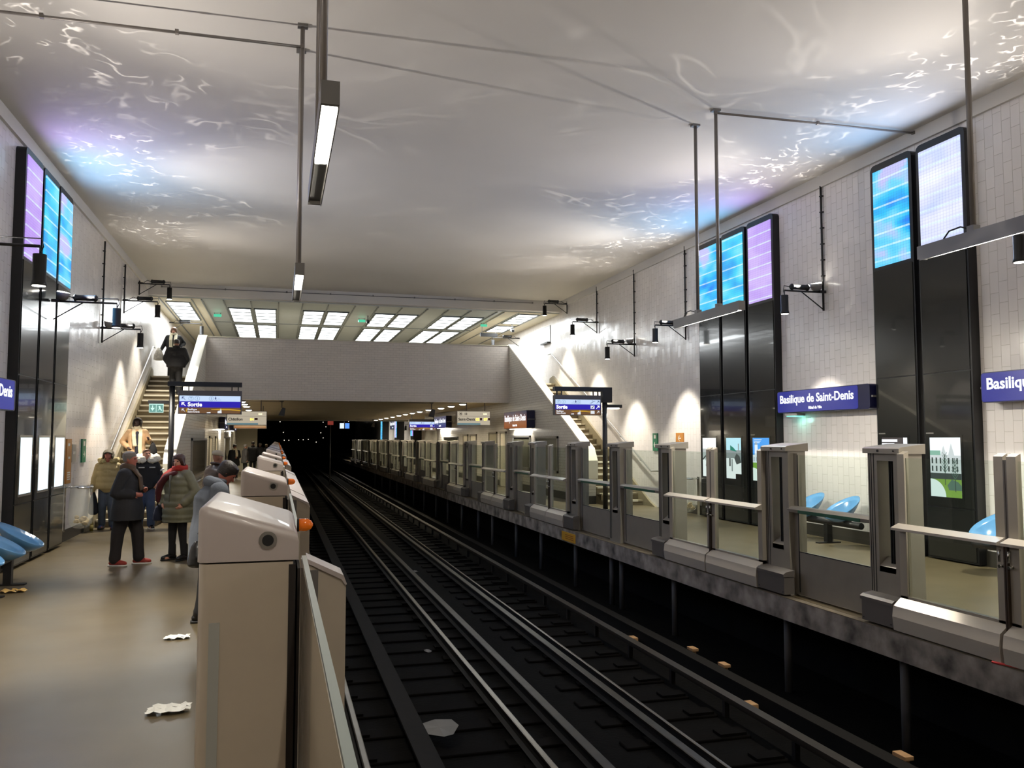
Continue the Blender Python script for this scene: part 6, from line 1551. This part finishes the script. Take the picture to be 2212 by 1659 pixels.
# man climbing, black jacket, seen from behind
person((-3.07, 27.55, 20 * ZM / 24), 92, 1.74, 'person in a bulky black jacket seen from behind, climbing the left stairs', dict(vox=.016, skin='mid', face=False,
    J=dict(eR=(.02, -.31, 1.14), wR=(.14, -.22, .98), eL=(.02, .31, 1.14), wL=(.14, .22, .98), kL=(.12, .10, .52), aL=(-.02, .10, .09), kR=(.0, -.09, .5), aR=(-.05, -.1, .09), hp=6, fat=1.15, sw=.2),
    trousers=BLACKT, leg_r=(.12, .095, .085), shoes=(BSH, DSOLE), coat=dict(m=BLACKT, hem=.88, w=1.12, flare=.9, sleeve=(.11, .09, .07)), hair=dict(m=HDARK, vol=1.0, low=-.02)))
# woman at the top with a white scarf
person((-3.36, 29.3, ZM), -85, 1.66, 'person in a black coat and long white scarf at the head of the stairs', dict(vox=.015, skin='light',
    J=dict(eR=(-.02, -.30, 1.16), wR=(.04, -.40, .94), eL=(-.06, .34, 1.22), wL=(.12, .26, 1.05), hy=-6, hp=8),
    trousers=BLACKT, shoes=(BSH, DSOLE), coat=dict(m=BLACKT, hem=.60, w=1.08), hair=dict(m=HBL, vol=1.12, low=-.14, back=.0),
    scarf=dict(m=mat('white_scarf', (232, 224, 196), .9), label='white scarf', tails=[[(.08, -.08, 1.46), (.18, -.09, 1.3), (.2, -.08, 1.0), (.2, -.08, .8)], [(.08, .07, 1.46), (.18, .06, 1.3), (.2, .05, 1.05)]], tw=.035)))
bag_on((.06, -.46, .80), (.14, .17, .22), mat('plastic_bag', (206, 200, 184), .35, noise=.25, nscale=14), 'crumpled pale shopping bag held by the white scarf wearer', (-3.36, 29.3, ZM), -85, .95, strap=[(.02, -.44, .98), (.04, -.41, 1.0), (.1, -.44, .98)], name='shopping_bag')
bag_on((.10, .30, .98), (.10, .12, .12), mat('snake_bag', (120, 108, 90), .5, noise=.5, nscale=40), 'small mottled bag at the hip of the white scarf wearer', (-3.36, 29.3, ZM), -85, .95, strap=[(.08, .26, 1.08), (-.02, .17, 1.44), (.02, .30, 1.08)])
# hunched person behind the foreground pillar
person((-.73, 9.95, 0), 14, 1.80, 'stooping dark-haired person in a grey fleece just behind the foreground gate pillar', dict(vox=.011, skin='ruddy',
    J=dict(chest=(.03, 0, 1.28), neck=(.10, 0, 1.45), head=(.18, 0, 1.57), eR=(.02, -.26, 1.06), wR=(.20, -.16, .96), eL=(.06, .25, 1.05), wL=(.24, .14, .96), hp=42, hy=-6, fat=1.1, sw=.19, kL=(.05, .09, .5), kR=(-.03, -.1, .5), aL=(.02, .1, .09), aR=(-.08, -.11, .09)),
    trousers=BLACKT, leg_r=(.10, .078, .066), shoes=(BSH, DSOLE), coat=dict(m=GREYH, hem=.60, w=1.0, flare=1.0, sleeve=(.10, .085, .065)), hair=dict(m=HDARK, vol=1.1, low=-.05),
    extra=[lambda put, body, coat, J, nb_: put('lowered_hood', (lambda b: (blob(b, [(.13, -.12, 1.43), (.07, -.14, 1.46), (.0, 0, 1.48), (.07, .14, 1.46), (.13, .12, 1.43)], [.04, .055, .07, .055, .04], 10), b)[1])(nb()), GREYH, None, parent=coat, fusev=.012)]))
bag_on((-.14, -.22, .74), (.10, .08, .14), mat('shiny_black_bag', (24, 24, 26), .25), 'shiny black bag at the hip of the stooping person in grey', (-.73, 9.95, 0), 14, 1.02, strap=[(-.14, -.24, .95), (.0, -.22, 1.3), (.1, -.2, 1.42)])
# person with flat cap
person((-1.10, 16.6, 0), 40, 1.77, 'person in a pale flat cap and brown leather jacket seen from behind', dict(vox=.014, skin='mid', face=False, trousers=BLACKT, shoes=(BSH, DSOLE), coat=dict(m=BROWNL, hem=.84, w=1.1), hat=dict(kind='cap', m=cl('cap_beige', (170, 158, 132))), J=dict(hp=12, fat=1.1)))
# the group far along the platform
def far(px, feet_y, hgt, heading, label, coat, hairm, P=None):
    Yd = 2.0 * 1800 / (feet_y - 948) * .985; x = (px - 600) / 1800 * Yd * 1.02
    d = dict(vox=.02, skin='mid', face=False, trousers=BLACKT, shoes=(BSH, DSOLE), coat=dict(m=coat, hem=.7, w=1.08), hair=dict(m=hairm, vol=1.1)); d.update(P or {})
    person((x, Yd, 0), heading, hgt, label, d)
far(517, 1030, 1.72, -80, 'far person in a black coat with an open white scarf facing the camera', BLACKT, HDARK, dict(shoes=(WSOLE, WSOLE), scarf=dict(m=SCREAM, tails=[[(.08, .07, 1.46), (.17, .09, 1.3), (.18, .09, 1.1)]]), J=dict(wL=(.2, .1, 1.1), hp=15)))
far(537, 1022, 1.70, 20, 'far person in a grey coat behind the one with the white scarf', cl('far_grey', (58, 54, 50)), HGREY)
far(552, 1019, 1.84, 95, 'tall far person in a dark coat seen from behind', BLACKT, HDARK)
far(566, 1015, 1.74, 100, 'far person with pale hair standing right of the tall one', cl('far_dark', (38, 36, 38)), HGREY)
far(578, 1012, 1.66, 60, 'farthest person on the left platform with grey hair', BLACKT, mat('pale_hair', (150, 130, 100), .6))
